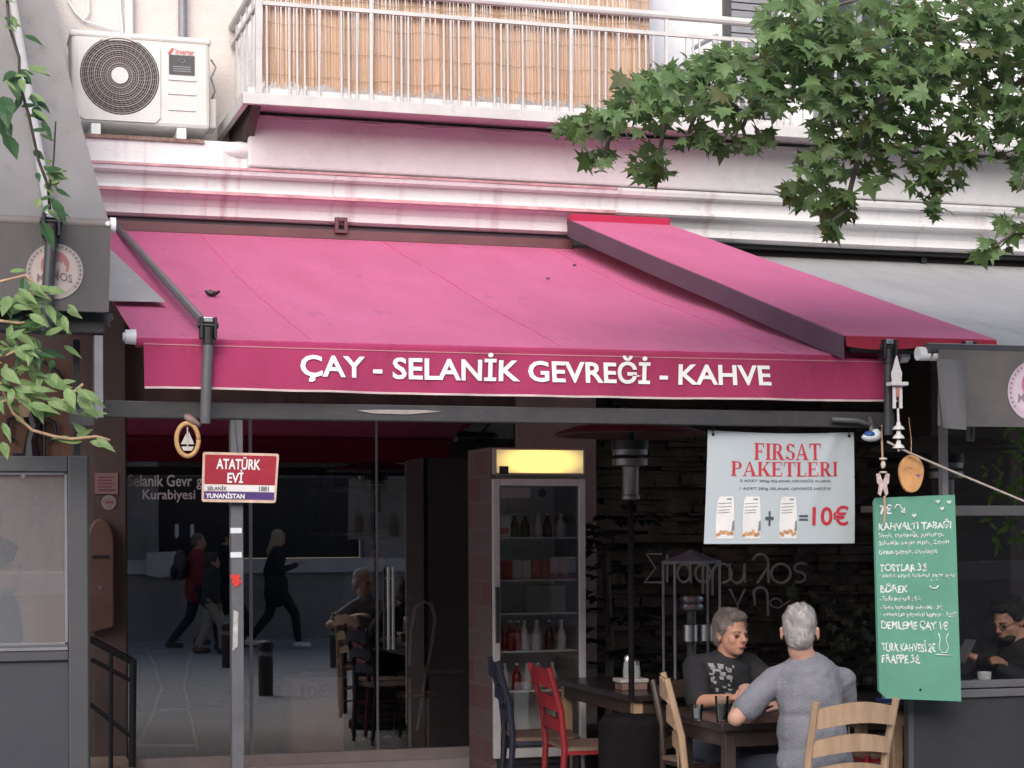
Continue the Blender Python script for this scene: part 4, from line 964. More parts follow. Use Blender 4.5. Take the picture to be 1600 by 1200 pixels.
heater(985,-3.05,668,'patio heater with a red glow tinted into its dark dish standing right of the fridge',mat('dish_red_glow',(.06,.017,.016),.6,.15,5))  # faint red glow under the dish is put into its colour
heater(1478,-3.2,690,'patio heater with a dark dish behind the green menu board',mat('dish_dark',(.045,.035,.03),.5,.15,5))

# glass tube heater / lantern behind the woman
LN=thing('lantern','tall metal lantern frame with four bars and shiny rings behind the woman','lantern',(WX(1080,-1.2,900),-1.2,0))
lx=WX(1080,-1.2,900); ly=-1.2; zt=WZ(1080,876,ly)
for sx in (-1,1):
    for sy in (-1,1): MB().cyl((lx+sx*.155,ly+sy*.10,.05),(lx+sx*.155,ly+sy*.10,zt),.009,n=8).build('bar',M['pale_tube'],LN)
MB().lathe((lx,ly,0),[(.20,zt-.02),(.20,zt),(.05,zt+.05),(.01,zt+.07)],4).build('cap',M['grey_alu'],LN)
for py in (936,948): MB().lathe((lx,ly,WZ(1080,py,ly)),[(.075,-.015),(.08,0),(.075,.015)],24).build('ring',M['steel'],LN,smooth='auto')
MB().lathe((lx,ly,0),[(.03,.3),(.03,WZ(1080,955,ly)),(.06,WZ(1080,953,ly)),(.06,WZ(1080,930,ly))],20).build('burner_tube',M['grey_tube'],LN,smooth='auto')
for dx in (-.05,.06): MB().lathe((lx+dx,ly-.10,0),[(.05,WZ(1080,1000,ly)),(.05,WZ(1080,975,ly)),(.045,WZ(1080,974,ly))],18).build('canister',M['steel'],LN,smooth='auto')
MB().box((lx-.2,ly-.2,0),(lx+.2,ly+.2,.3)).build('base',M['mblack'],LN,bev=.01)

# wall lettering with a vine leaf, painted metal tubes standing off the stone wall
ys=YB-.25
SGN=thing('wall_sign','thin pale Greek lettering with a vine leaf in front of the stone wall','sign',(WX(1130,ys,940),ys,1.2))
lm=mat('sign_tube',(.30,.27,.26),.5,.1)
def strokes(lst,r=.011):
    mb=MB()
    for l in lst: mb.tube([W(a,b,ys) for a,b in l],r,6)
    mb.build('letter',lm,SGN,smooth='auto')
arcp=lambda cx,cy,rx,ry,a0,a1,n=16:[(cx+rx*math.cos(R(a0+(a1-a0)*k/n)),cy+ry*math.sin(R(a0+(a1-a0)*k/n))) for k in range(n+1)]
strokes([[(1034,866),(1010,866),(1024,888),(1007,910),(1034,910)]])
strokes([[(1033,880),(1050,880)],[(1042,866),(1042,910)]])
strokes([arcp(1068,896,10,14,0,360),[(1078,880),(1079,911)]])
strokes([arcp(1098,896,12,14,0,360),[(1098,866),(1098,928)]])
strokes([arcp(1128,896,15,15,-180,90),[(1113,896),(1113,930)]])
strokes([[(1140,880),(1140,898)]+arcp(1151,898,11,13,180,0)+[(1163,880),(1164,911)]])
strokes([arcp(1188,880,12,14,-160,0)+[(1201,911)],[(1200,886),(1183,911)]])
strokes([arcp(1220,896,15,15,0,360)])
strokes([arcp(1252,888,11,8,-40,-200,10)+arcp(1248,902,10,8,-90,120,10)])
strokes([[(1140,920),(1152,946),(1164,920)],[(1152,946),(1151,962)]])
strokes([[(1178,922),(1179,946)],arcp(1188,930,11,12,-180,0)+[(1200,962)]])
strokes([arcp(1212,942,9,7,0,-230,10)+[(1216,950),(1235,938)]],.006)
lp=W(1237,926,ys); mb=MB(); mb.prism([(-1,-.3),(-.5,.2),(-.8,.7),(-.1,.6),(.3,1.1),(.5,.5),(1,.5),(.7,-.1),(.9,-.6),(.2,-.5),(-.2,-.9),(-.4,-.4)],lp,(.06,0,0),(0,0,.07),(0,.008,0)); mb.build('leaf',mat('sign_leaf',(.06,.075,.05),.7,.2,20),SGN)

# ------------------------------------------------------------------ ladder-back chairs, tables
def chair(label,m,x,y,yaw,seatm,group=None,h=.90,w=.40,leanm=.09):
    c=thing('ladder_back_chair',label,'chair',(0,0,0),group)
    hw=w/2; d=.38; sh=.45
    for s in (-1,1):
        mb=MB(); mb.tube([(s*hw*.95,d/2+.03,0),(s*hw,d/2,sh),(s*(hw+.004),d/2+.02,sh+.2),(s*(hw+.012),d/2+leanm,h)],[.016,.019,.019,.016],8); mb.build('back_post',m,c,smooth='auto')
        MB().tube([(s*hw*1.05,-d/2,0),(s*hw*1.08,-d/2+.005,sh+.005)],[.015,.019],8).build('leg',m,c,smooth='auto')
    for i,(z,hh) in enumerate(((h-.075,.085),(h-.21,.07),(h-.335,.06))):
        yy=d/2+leanm*((z-sh-.1)/(h-sh-.1)); 
        MB().sheet(lambda u,v:(-hw+w*u,yy+.03*math.sin(math.pi*u),z-hh/2+hh*v+.028*math.sin(math.pi*u)*(1 if v>.5 else .75)),10,2,.015,(0,1,0)).build('slat',m,c,smooth='auto')
    mb=MB(); mb.box((-hw-.005,-d/2-.005,sh-.035),(hw+.005,-d/2+.015,sh-.005)); mb.box((-hw-.01,-d/2+.016,sh-.035),(-hw+.012,d/2-.01,sh-.005)); mb.box((hw-.012,-d/2+.016,sh-.035),(hw+.01,d/2-.01,sh-.005)); mb.build('seat_rail',m,c)
    MB().sheet(lambda u,v:(-hw-.012+(w+.024)*u,-d/2-.012+(d+.005)*v,sh+.008-.012*math.sin(math.pi*u)*math.sin(math.pi*v)),8,8,.02,(0,0,-1)).build('seat',seatm,c,smooth='auto')
    for z in (.14,.25):
        for s in (-1,1): MB().cyl((s*hw*1.03,-d/2,z),(s*hw*.97,d/2+.02,z),.009,n=8).build('stretcher',m,c)
    MB().cyl((-hw*1.04,-d/2,.22),(hw*1.04,-d/2,.22),.009,n=8).build('stretcher',m,c)
    c.location=(x,y,0); c.rotation_euler.z=yaw; return c
rush=mat('rush_seat',(.17,.11,.08),.8,.3,30)
honey=mat('honey_wood',(.40,.265,.165),.5,.22,4,.08,40,stretch=(5,5,1))
# man's chair: back towards camera, sitter faces +Y  (chair front is local -Y)
def at(px,Y): return WX(px,Y,1100)
YM=-4.80
chair('honey wood ladder-back chair under the man in the grey shirt',honey,at(1313,YM-.2)-.0,YM,R(180+8),rush)
chair('red ladder-back chair left of the dark table in front of the fridge',M['redwood'],at(918,-2.5),-2.5,R(87),rush)
chair('dark blue ladder-back chair between the red chair and the glass door',M['bluewood'],at(845,-1.95),-1.95,R(80),rush)
chair('slim tan wooden chair seen edge on beside the woman',honey,at(1128,-3.95)+.02,-3.90,R(71),rush,h=.93)
chair('red ladder-back chair behind the seated man',M['redwood'],at(1368,-3.3)+.02,-3.35,R(-95),rush)
def table(label,x0,x1,y0,y1,z,topm,legm,th=.035,lw=.055,apm=None):
    t=thing('cafe_table',label,'table',((x0+x1)/2,(y0+y1)/2,0))
    MB().box((x0,y0,z-th),(x1,y1,z)).build('tabletop',topm,t,bev=.005)
    a=.03
    mb=MB(); 
    mb.box((x0+a+lw,y0+a,z-th-.075),(x1-a-lw,y0+a+.02,z-th-.001)); mb.box((x0+a+lw,y1-a-.02,z-th-.075),(x1-a-lw,y1-a,z-th-.001)); mb.box((x0+a,y0+a+lw,z-th-.075),(x0+a+.02,y1-a-lw,z-th-.001)); mb.box((x1-a-.02,y0+a+lw,z-th-.075),(x1-a,y1-a-lw,z-th-.001)); mb.build('apron',apm or legm,t)
    for x in (x0+a,x1-a-lw):
        for y in (y0+a,y1-a-lw): MB().box((x,y,0),(x+lw,y+lw,z-th-.0015)).build('leg',legm,t,bev=.004)
    return t
tgl=mat('dark_top',(.03,.022,.024),.25,.3,4)
tx0=at(985,-3.0)
table('long dark topped table with tan legs right of the red chair',tx0,tx0+.66,-3.0,-1.7,.76,tgl,honey,apm=M['darkwood'])
tz=.745
tb=table('small dark table between the woman and the man in the grey shirt',3.52,4.22,-4.42,-3.78,tz,tgl,M['darkwood'])
table('dark table behind the seated man at the right below the menu board',at(1398,-3.9)-.05,at(1421,-3.9)+.09,-3.95,-3.25,.76,tgl,honey)
# things on tables
p=W(986,1050,-2.6); NP=thing('condiment_tray','small wooden tray with salt and pepper shakers on the dark table','tray',(p.x,-2.6,.76))
MB().box((p.x-.075,-2.66,.76),(p.x+.075,-2.54,.80)).build('tray',mat('tray_wood',(.22,.13,.11),.6,.2,10),NP,bev=.004)
MB().box((p.x-.085,-2.67,.8005),(p.x+.08,-2.53,.822)).build('napkins',mat('napkin',(.44,.40,.38),.8,.1,20),NP,bev=.004)
for i,(dx,dy,h) in enumerate(((-.02,0,.13),(.035,.02,.10))):
    x,y=p.x+dx,-2.6+dy
    s=thing('shaker',('tall glass shaker on the condiment tray','short glass shaker on the condiment tray')[i],'shaker',(x,y,.8225),'shakers on the condiment tray')
    MB().lathe((x,y,.8225),[(.026,0),(.028,h*.3),(.022,h*.7)],14).build('body',mat('shaker_glass',(.30,.32,.31),.2,.1),s,smooth='auto')
    MB().lathe((x,y,.8225+h*.7),[(.021,0),(.021,h*.2),(.012,h*.3)],14).build('cap',M['steel'],s,smooth='auto')
def tumbler(x,y,z,label,h=.11,r=.034,m2=None):
    g=thing('glass',label,'glass',(x,y,z),'glasses on the small dark table')
    MB().lathe((x,y,z),[(r*.75,0),(r,h),(r*.93,h),(r*.7,.01)],18).build('tumbler',M['clear'],g,smooth='auto')
    MB().lathe((x,y,z+.011),[(r*.66,0),(r*.82,h*.6)],16).build('drink',m2 or mat('water',(.35,.36,.36),.2,.1),g,smooth='auto')
gx=WX(1128,-4.30,1090)
tumbler(gx,-4.30,tz,'glass with dark coffee on the table in front of the woman',.12,.034,mat('coffee',(.03,.018,.012),.2))
tumbler(gx-.085,-4.20,tz,'small glass of water left of the coffee glass on the table',.075,.03)
nb=thing('napkin_holder','white tissue holder on the table behind the man','napkin holder',(WX(1372,-3.7,1100),-3.7,.76))
nx=WX(1372,-3.7,1100)+.03
mb=MB(); mb.ell((nx,-3.75,.80),(.035,.035,.038)); mb.v=[v+Vector((.008*noise.noise(v*40),0,.012*noise.noise(v*33))) for v in mb.v]; mb.build('tissue',mat('tissue',(.62,.66,.72),.8),nb,smooth=True)
MB().box((nx-.05,-3.79,.76),(nx+.05,-3.71,.775)).build('base',mat('blue_base',(.02,.04,.16),.5),nb)
bp=thing('packet','dark blue packet lying on the table below the menu board','packet',(nx+.13,-3.75,.76))
MB().box((nx+.075,-3.80,.7605),(nx+.2,-3.70,.82)).build('wrapper',mat('packet_blue',(.015,.03,.14),.4,.2,10),bp,bev=.01)
MB().box((nx+.09,-3.806,.765),(nx+.19,-3.801,.785)).build('label_strip',mat('packet_white',(.5,.52,.55),.5),bp)

# ------------------------------------------------------------------ left windbreak and entrance pieces
yw=-4.62
WB=thing('windbreak','dark framed windbreak with a hazy glass pane at the left edge','windbreak',(WX(60,yw,1000),yw,0))
x0=WX(-260,yw,900); x1=WX(137,yw,900); xi=WX(106,yw,900)
zt_,zg1,zg0,zr=WZ(60,712,yw),WZ(60,737,yw),WZ(60,1008,yw),WZ(60,1032,yw)
dg=mat('slate_metal',(.062,.062,.068),.5,.12,6,.06,30,grime=(6,.5,.58),col2=(.075,.073,.074))
MB().box((xi,yw-.03,0),(x1,yw+.05,zt_)).build('post',dg,WB,bev=.006)
MB().box((x1-.025,yw-.026,0),(x1+.006,yw+.08,zt_-.004)).build('edge_strip',M['black'],WB)
MB().box((x0,yw-.028,zg1),(xi-.001,yw+.045,zt_-.003)).build('rail',dg,WB,bev=.004)
MB().box((x0,yw-.028,zr),(xi-.001,yw+.045,zg0)).build('rail',dg,WB,bev=.004)
MB().box((x0,yw-.034,zg0-.02),(xi-.004,yw-.029,zg0-.008)).build('rail_trim',M['grey_alu'],WB)
MB().box((x0,yw-.01,0),(xi-.001,yw+.03,zr-.001)).build('panel',mat('slate_panel',(.045,.047,.056),.55,.15,3,.08,60,grime=(4,.4,.56),col2=(.058,.058,.066)),WB)
MB().grid(lambda u,v:(x0+(xi-x0-.002)*u,yw+.01,zg0+(zg1-zg0)*v),1,1).build('pane',M['milky'],WB)
mb=MB(); 
for a,b in (((xi-.012,yw-.012,zg0+.01),(xi-.002,yw+.008,zg1-.01)),((x0,yw-.012,zg1-.012),(xi-.013,yw+.008,zg1-.001)),((x0,yw-.012,zg0+.001),(xi-.013,yw+.008,zg0+.01))): mb.box(a,b)
mb.build('gasket',M['grey_alu'],WB)
p=W(36,744,yw-.03); MB().cyl((p.x,yw-.031,p.z),(p.x,yw-.02,p.z),.008,n=12).build('bolt',M['steel'],WB)
# pergola frame of the left terrace
yp=-4.55
PF=thing('pergola_frame','black steel pergola beam and short grey post under the left awning','frame',(WX(120,yp,600),yp,2.2))
zb=lambda py:WZ(110,py,yp)
MB().box((x0,yp-.04,zb(522)),(WX(163,yp,500),yp+.04,zb(488))).build('beam',M['black'],PF,bev=.006)
MB().box((WX(147,yp,600),yp-.03,zb(652)),(WX(160,yp,600),yp+.03,zb(524))).build('post',M['grey_alu'],PF)
MB().box((WX(120,yp,600)+.0,yp+.2,0),(WX(131,yp,600),yp+.26,zb(523))).build('post',M['black'],PF)
MB().box((WX(108,yp,600),yp-.02,zb(665)),(WX(146,yp,600),yp+.02,zb(640))).build('crosspiece',M['dark'],PF)
mb=MB(); c=W(170,500,yp); mb.prism([(-1,.6),(.6,1),(1,.2),(.2,-.2),(.3,-1),(-.3,-.8),(-.5,.1)],c,(.022,0,0),(0,0,.03),(0,.02,0)); mb.build('bracket',M['dark'],PF)
# wooden panel with wrought iron scrolls behind
yi=-2.2
IW=thing('partition','orange brown wooden partition with a black iron scroll figure behind the windbreak','partition',(WX(50,yi,700),yi,0))
MB().box((WX(-300,yi,700),yi,0),(WX(112,yi,700),yi+.04,WZ(50,560,yi))).build('board',mat('rust_board',(.17,.085,.055),.65,.3,3,stretch=(3,1,1)),IW)
mb=MB(); 
def pw(l): return [W(a,b,yi-.03) for a,b in l]
mb.tube(pw([(50,715),(48,690),(55,665),(46,640)]),[.05,.03,.035,.02],8)
mb.tube(pw([(52,670),(70,655),(85,660),(88,680),(78,690)]),.012,7); mb.tube(pw([(50,668),(30,650),(14,655),(10,680),(22,690)]),.012,7)
mb.tube(pw([(68,640),(70,715)]),.010,7); mb.tube(pw([(50,645),(75,630),(105,640)]),.010,7); mb.tube(pw([(60,560),(90,580),(112,610)]),.008,7); mb.tube(pw([(20,712),(70,712)]),.012,7)
mb.build('scroll',M['black'],IW,smooth='auto')
MB().cyl(W(40,640,yi-.05),W(40,640,yi),.04,n=20).build('wood_disc',M['wood'],IW,smooth='auto')
# person just at the left edge handled with the people
# notices on the brown pilaster
yq=-.125
def plate(name,label,cat,px0,py0,px1,py1,m,extra=None):
    o=thing(name,label,cat,W((px0+px1)/2,py1,yq)); a=W(px0,py1,yq); b=W(px1,py0,yq)
    MB().box((a.x,yq-.005,a.z),(b.x,yq,b.z)).build('sheet',m,o)
    if extra: extra(o,a,b)
def lines(o,a,b):
    mb=MB()
    for i in range(5): z=b.z-(b.z-a.z)*(.2+.15*i); mb.box((a.x+.02,yq-.0062,z-.006),(b.x-.02-.02*(i%2),yq-.0052,z+.004))
    mb.build('print',mat('notice_print',(.16,.06,.06),.7),o)
plate('notice','faded pink paper notice on the brown pilaster','notice',148,739,184,772,mat('pink_paper',(.26,.145,.14),.7,.1,10),lines)
st_=thing('sticker','round pale sticker on the brown pilaster below the notice','sticker',W(170,785,yq))
p=W(170,785,yq); MB().cyl((p.x,yq-.004,p.z),(p.x,yq,p.z),.047,n=24).build('disc',mat('pale_sticker',(.34,.26,.25),.6),st_); MB().cyl((p.x,yq-.0052,p.z),(p.x,yq-.0042,p.z),.040,n=24).build('print',mat('sticker_in',(.24,.19,.185),.6,.2,30),st_)
MB().box((p.x-.022,yq-.0066,p.z-.007),(p.x+.03,yq-.0054,p.z+.006)).build('bar',mat('sticker_bar',(.20,.06,.05),.6),st_)
hb=thing('mailbox','brown painted mailbox with a rounded top on the pilaster','mailbox',W(162,1000,yq)); a=W(150,990,yq); b=W(176,800,yq)
mb=MB(); w_=b.x-a.x; h_=b.z-a.z
mb.prism([(0,.0),(1,.06),(1,.75)]+[(.5+.5*math.cos(t),.75+.2*math.sin(t)) for t in [math.pi*k/10 for k in range(1,10)]]+[(0,.75)],(a.x-.06,yq,a.z),(w_+.06,0,0),(0,0,h_),(0,-.09,0)); mb.build('box',mat('mailbox_brown',(.12,.065,.05),.5,.2,6),hb,bev=.012)
MB().box((a.x-.03,yq-.096,a.z+h_*.62),(b.x-.03,yq-.0905,a.z+h_*.645)).build('slot',M['black'],hb)
MB().cyl((a.x+.02,yq-.10,a.z+h_*.38),(a.x+.02,yq-.0905,a.z+h_*.38),.012,n=12).build('lock',M['steel'],hb)
# black railing and step by the door
yr=-.75
RL=thing('railing','short black metal stair railing beside the glass door','railing',W(190,1160,yr))
pt=lambda px,py:W(px,py,yr)
MB().tube([pt(140,998),pt(208,1034)],.022,8).build('handrail',M['black'],RL,smooth='auto')
MB().tube([pt(208,1030),Vector((pt(206,1160).x,yr,.02))],.022,8).build('post',M['black'],RL,smooth='auto')
MB().tube([pt(173,1020),Vector((pt(173,1150).x,yr,.15))],.014,8).build('post',M['black'],RL,smooth='auto')
MB().tube([pt(142,1030),pt(206,1064)],.014,8).build('lower_rail',M['black'],RL,smooth='auto')
MB().tube([pt(140,1100),pt(204,1150)],.014,8).build('lower_rail',M['black'],RL,smooth='auto')
a=W(100,1150,-.85)
tag(MB().box((a.x,-.9,0),(WX(216,-.9,1150),-.125,.21)).build('step',mat('beige_step',(.34,.25,.18),.8,.15,5,.2,40),None,bev=.01),'beige stone step at the foot of the brown pilaster','step')

# ------------------------------------------------------------------ right windbreak
yk=-4.16
WR=thing('windbreak','dark framed windbreak with clear glass behind the menu board','windbreak',(WX(1540,yk,1000),yk,0))
X0=WX(1424,yk,1000); X1=X0+2.6
zz1,zz0=WZ(1550,790,yk),WZ(1550,806,yk); zb1_,zb0_=WZ(1550,1062,yk),WZ(1550,1088,yk)
MB().box((X0,yk-.02,zz0),(X1,yk+.02,zz1)).build('rail',dg,WR,bev=.004)
MB().box((X0,yk-.022,(zb0_+zb1_)/2+.004),(X1,yk+.022,zb1_)).build('rail',M['grey_tube'],WR,bev=.004)
MB().box((X0,yk-.03,zb0_),(X1,yk+.022,(zb0_+zb1_)/2-.002)).build('rail',M['grey_tube'],WR,bev=.004)
MB().box((X0,yk-.012,0),(X1,yk+.012,zb0_-.001)).build('panel',mat('black_panel',(.020,.021,.024),.6,.25,3,.06,60,col2=(.034,.033,.033)),WR)
MB().grid(lambda u,v:(X0+(X1-X0)*u,yk,zb1_+(zz0-zb1_)*v),1,1).build('pane',M['clear'],WR)
MB().box((X0-.03,yk-.022,0),(X0-.001,yk+.022,zb1_)).build('post',dg,WR)
# dark grey post between, right terrace
xg=WX(1474,-4.0,740); tag(MB().box((xg-.016,-4.02,0),(xg+.016,-3.98,2.35)).build('post',M['grey_alu'],None),'slim grey post behind the green menu board','post')
# table of the man with the phone
table('dark table behind the right windbreak in front of the man with the phone',WX(1500,-3.9,1000),WX(1500,-3.9,1000)+.85,-4.05,-3.4,.86,tgl,M['darkwood'])
cp=thing('saucer','white cup on a saucer on the table behind the right windbreak','cup',(WX(1538,-4.0,1045),-4.0,.86))
x=WX(1538,-4.0,1045); MB().lathe((x,-4.0,.86),[(.03,0),(.06,.012),(.058,.016),(.02,.006)],20).build('saucer',M['white_alu'],cp,smooth='auto'); MB().lathe((x,-4.0,.868),[(.02,0),(.034,.02),(.036,.05),(.032,.05),(.018,.01)],18).build('cup',M['white_alu'],cp,smooth='auto')
# ------------------------------------------------------------------ people
skin=mat('skin',(.46,.235,.16),.6,.08,14,.12,90); skin2=mat('skin_pale',(.50,.28,.205),.6,.08,14,.12,90)
def hair_mat(n,c): return mat(n,c,.75,.3,14,.4,90,stretch=(1,1,.4))
def rotz(a): return Matrix.Rotation(a,3,'Z')
def orient(d, hint=Vector((0,0,1))):
    d=Vector(d).normalized(); x=hint.cross(d)
    if x.length<1e-3: x=Vector((1,0,0))
    x.normalize(); y=d.cross(x); return Matrix((x,y,d)).transposed()
def human(label, loc, yaw, J, top, bottom, hairm, hair='short', voxel=.011, sleeve=1.0, skinm=None, head_yaw=0, head_pitch=0, shoes=None, slim=1.0, coat=0, name='person', group=None, bald=False, trouser_len=1.0, hs=1.0):
    """J: joints in person space (x = own left, facing -y, z up)"""
    skinm=skinm or skin
    P=thing(name,label,'person',loc,group)
    Rz=rotz(yaw); L0=Vector(loc); T=lambda v:L0+Rz@Vector(v)
    j={k:T(v) for k,v in J.items()}
    hc=j['head']; HR=Rz@rotz(head_yaw)@Matrix.Rotation(head_pitch,3,'X')
    hp=lambda v:hc+HR@(Vector(v)*hs)
    b=MB()
    spine=(j['neck']-j['pelvis']); so=orient(spine, Rz@Vector((0,1,0)))
    sh_v=(j['shl']-j['shr']); 
    xa=sh_v.normalized(); za=spine.normalized(); ya=za.cross(xa).normalized(); xa=ya.cross(za); TO=Matrix((xa,ya,za)).transposed()
    chest=j['pelvis'].lerp(j['neck'],.68); waist=j['pelvis'].lerp(j['neck'],.34)
    sw=sh_v.length
    def torso(mb,g):
        mb.ell(j['pelvis']+za*.02,(.165*slim+g,.125*slim+g,.15+g),TO)
        mb.ell(waist,(.148*slim+g,.112*slim+g,.19+g),TO)
        mb.ell(chest,(sw*.44+g,.118*slim+g,.20+g),TO)
        mb.ell(j['pelvis'].lerp(j['neck'],.86),(sw*.42+g,.085+g,.085+g),TO)
        for s in ('l','r'): mb.cap(j['pelvis'].lerp(j['neck'],.93),j['sh'+s],.058+g,.050+g)
    def arm_(mb,s,g,f0=0,f1=2):
        A,E,H=j['sh'+s],j['el'+s],j['ha'+s]
        if f1<=1: mb.cap(A,A.lerp(E,f1),.050*slim**.5+g,.047*slim**.5+g+.010)
        else:
            mb.cap(A,E,.051*slim**.5+g,.042+g); e=min(1,f1-1); mb.cap(E,E.lerp(H,e),.043+g,.043+g-.013*e)
    def leg_(mb,s,g,f1=2):
        A,K,F=j['hi'+s],j['kn'+s],j['an'+s]
        mb.cap(A,K,.088*slim+g,.058+g); mb.cap(K,K.lerp(F,f1-1),.058+g,.040+g)
    # body
    torso(b,-.004)
    for s in ('l','r'):
        arm_(b,s,-.004); leg_(b,s,-.006)
        A,E,H=j['sh'+s],j['el'+s],j['ha'+s]
        d=(H-E).normalized(); O=orient(d, Rz@Vector((0,0,1)) if abs(d.z)<.8 else Rz@Vector((0,-1,0)))
        side=1 if s=='l' else -1
        hp_=lambda v:H+O@Vector(v)
        b.ell(hp_((0,0,.045)),(.038,.018,.05),O); b.cap(H-d*.02,hp_((0,0,.02)),.028,.024)
        for f,(x,l) in enumerate(((-.029,.062),(-.010,.072),(.010,.068),(.027,.052))):
            k1=hp_((x*1.05,-.006,.085)); k2=hp_((x*1.15,-.018,.085+l*.5)); k3=hp_((x*1.1,-.038,.085+l*.8))
            b.cap(k1,k2,.0095,.0085,10); b.cap(k2,k3,.0085,.0075,10)
        t0=hp_((side*-.03,-.004,.02)); t1=hp_((side*-.055,-.018,.055)); t2=hp_((side*-.052,-.034,.082)); b.cap(t0,t1,.013,.011,10); b.cap(t1,t2,.011,.009,10)
        F=j['an'+s]; fd=Rz@Vector((0,-1,0)); 
        b.cap(F,F+fd*.12+Vector((0,0,-.045)),.038,.03)
    # neck + head
    b.cap(j['neck']-Vector((0,0,.03)),hp((0,.02,-.07)),.060,.056)
    b.ell(hp((0,.012,.025)),(.074,.094,.098),HR); b.ell(hp((0,-.018,-.045)),(.060,.068,.070),HR); b.ell(hp((0,-.052,-.088)),(.030,.028,.024),HR)
    b.ell(hp((0,-.072,.008)),(.05,.02,.014),HR)     # brow
    b.cap(hp((0,-.082,.005)),hp((0,-.104,-.030)),.009,.013,10); b.ell(hp((0,-.094,-.035)),(.017,.013,.010),HR)  # nose
    for s in (-1,1):
        b.ell(hp((s*.036,-.055,-.030)),(.024,.022,.026),HR); b.ell(hp((s*.073,.012,-.012)),(.008,.019,.031),HR); b.ell(hp((s*.075,.020,.006)),(.008,.013,.015),HR)
    b.ell(hp((0,-.080,-.061)),(.024,.011,.008),HR); b.ell(hp((0,-.077,-.073)),(.021,.011,.007),HR)
    remesh(b,'body',skinm,P,voxel*.8,5)
    # face details
    e=MB()
    for s in (-1,1): e.ell(hp((s*.030,-.080,-.010)),(.014,.008,.007),HR,nu=10,nv=6)
    e.build('eyes',mat('eye_dark',(.05,.035,.03),.3),P,smooth=True)
    m_=MB()
    m_.cap(hp((-.019,-.0905,-.067)),hp((.019,-.0905,-.067)),.004,.004,8); m_.build('lips',mat('lips',(.30,.09,.075),.5),P,smooth=True)
    m_=MB()
    for s in (-1,1): m_.cap(hp((s*.016,-.090,.012)),hp((s*.046,-.074,.012)),.0045,.003,8)
    m_.build('eyebrows',hairm,P,smooth=True)
    # hair
    h=MB()
    if hair=='short':
        h.ell(hp((0,.022,.042)),(.081,.096,.094),HR); h.ell(hp((0,.055,-.01)),(.070,.066,.075),HR); h.ell(hp((0,-.045,.088)),(.058,.040,.030),HR)
        for s in (-1,1): h.ell(hp((s*.070,.000,.035)),(.016,.035,.045),HR)
    elif hair=='crop':
        h.ell(hp((0,.024,.034)),(.0795,.0935,.095),HR); h.ell(hp((0,.052,-.012)),(.069,.064,.072),HR)
    elif hair=='long':
        h.ell(hp((0,.02,.04)),(.085,.10,.098),HR); h.ell(hp((0,.06,-.06)),(.075,.055,.12),HR); h.ell(hp((0,.07,-.16)),(.07,.04,.11),HR)
        for s in (-1,1): h.ell(hp((s*.075,.0,-.03)),(.02,.05,.09),HR)
    n0=len(h.v); h.v=[v+(v-hc)*(.10*noise.noise((v-hc)*38)+.05*noise.noise((v-hc)*90)) for v in h.v]
    ho=remesh(h,'hair',hairm,P,max(.006,voxel*.7),1)
    if voxel<.0101:
        me=ho.data; rs=random.Random(3); V0=[v.co.copy() for v in me.vertices]; PN=[(p.normal.copy(),p.center.copy()) for p in me.polygons]; Fs=[tuple(p.vertices) for p in me.polygons]; cl=hc-ORG[ho]
        fr=HR@Vector((0,-1,0)); add=[]
        for _ in range(2600):
            n_,c_=PN[rs.randrange(len(PN))]
            dn=Vector((rs.gauss(0,.3),rs.gauss(0,.3),-1))-fr*.5; tg=(dn-n_*dn.dot(n_))
            if tg.length<.05: continue
            tg.normalize(); sd=n_.cross(tg)*.0012; L_=rs.uniform(.012,.026)*(.7 if hair=='crop' else 1)
            q1=c_-n_*.001; q2=c_+tg*L_*.6+n_*rs.uniform(.001,.004); q3=c_+tg*L_+n_*rs.uniform(.001,.006)
            k_=len(V0); V0+= [q1-sd,q1+sd,q2+sd*.8,q2-sd*.8,q3]; Fs+=[(k_,k_+1,k_+2,k_+3),(k_+3,k_+2,k_+4)]
        m9=bpy.data.meshes.new('hair'); m9.from_pydata(V0,[],Fs); m9.materials.append(hairm); ho.data=m9
    # clothes
    t=MB(); torso(t,.010)
    if coat: t.cap(j['pelvis'],j['pelvis']-za*coat,.17,.175)
    else: t.ell(j['pelvis']-za*.03,(.172*slim,.135*slim,.12),TO)
    for s in ('l','r'): arm_(t,s,.011,0,sleeve if sleeve<=1 else min(1.93,sleeve))
    if sleeve<1:
        t.v=[v for v in t.v]
    nf=len(t.v); t.v=[v+Vector((noise.noise(v*9),noise.noise(v*9+Vector((5,0,0))),noise.noise(v*9+Vector((0,9,0)))))*.008 for v in t.v]
    sh=remesh(t,'shirt',top,P,voxel,4)
    NR=[v.normal.copy() for v in sh.data.vertices]
    for v in sh.data.vertices:
        q=v.co; f_=noise.noise((q.x*7+q.z*4,q.y*7,q.z*19)); v.co=q+NR[v.index]*(.0075*f_*abs(f_)*2+.004*noise.noise((q.x*16-q.z*20,q.y*14,q.z*9)))
    sh.data.update()
    c=MB(); nk=j['neck']
    for k in range(20):
        a0=2*math.pi*k/20; a1=2*math.pi*(k+1)/20
        pt_=lambda a,r,z:nk+TO@Vector((r*math.cos(a),r*math.sin(a),z))
        c.add([pt_(a0,.098,-.050),pt_(a1,.098,-.050),pt_(a1,.074,.016),pt_(a0,.074,.016),pt_(a0,.088,-.055),pt_(a1,.088,-.055),pt_(a1,.066,.016),pt_(a0,.066,.016)],[(0,1,2,3),(7,6,5,4),(3,2,6,7)])
    c.build('collar',top,P,smooth='auto')
    q=MB()
    for s in ('l','r'): leg_(q,s,.012,1+.97*trouser_len)
    q.ell(j['pelvis']-za*.02,(.172*slim,.132*slim,.13),TO); remesh(q,'trousers',bottom,P,voxel,3)
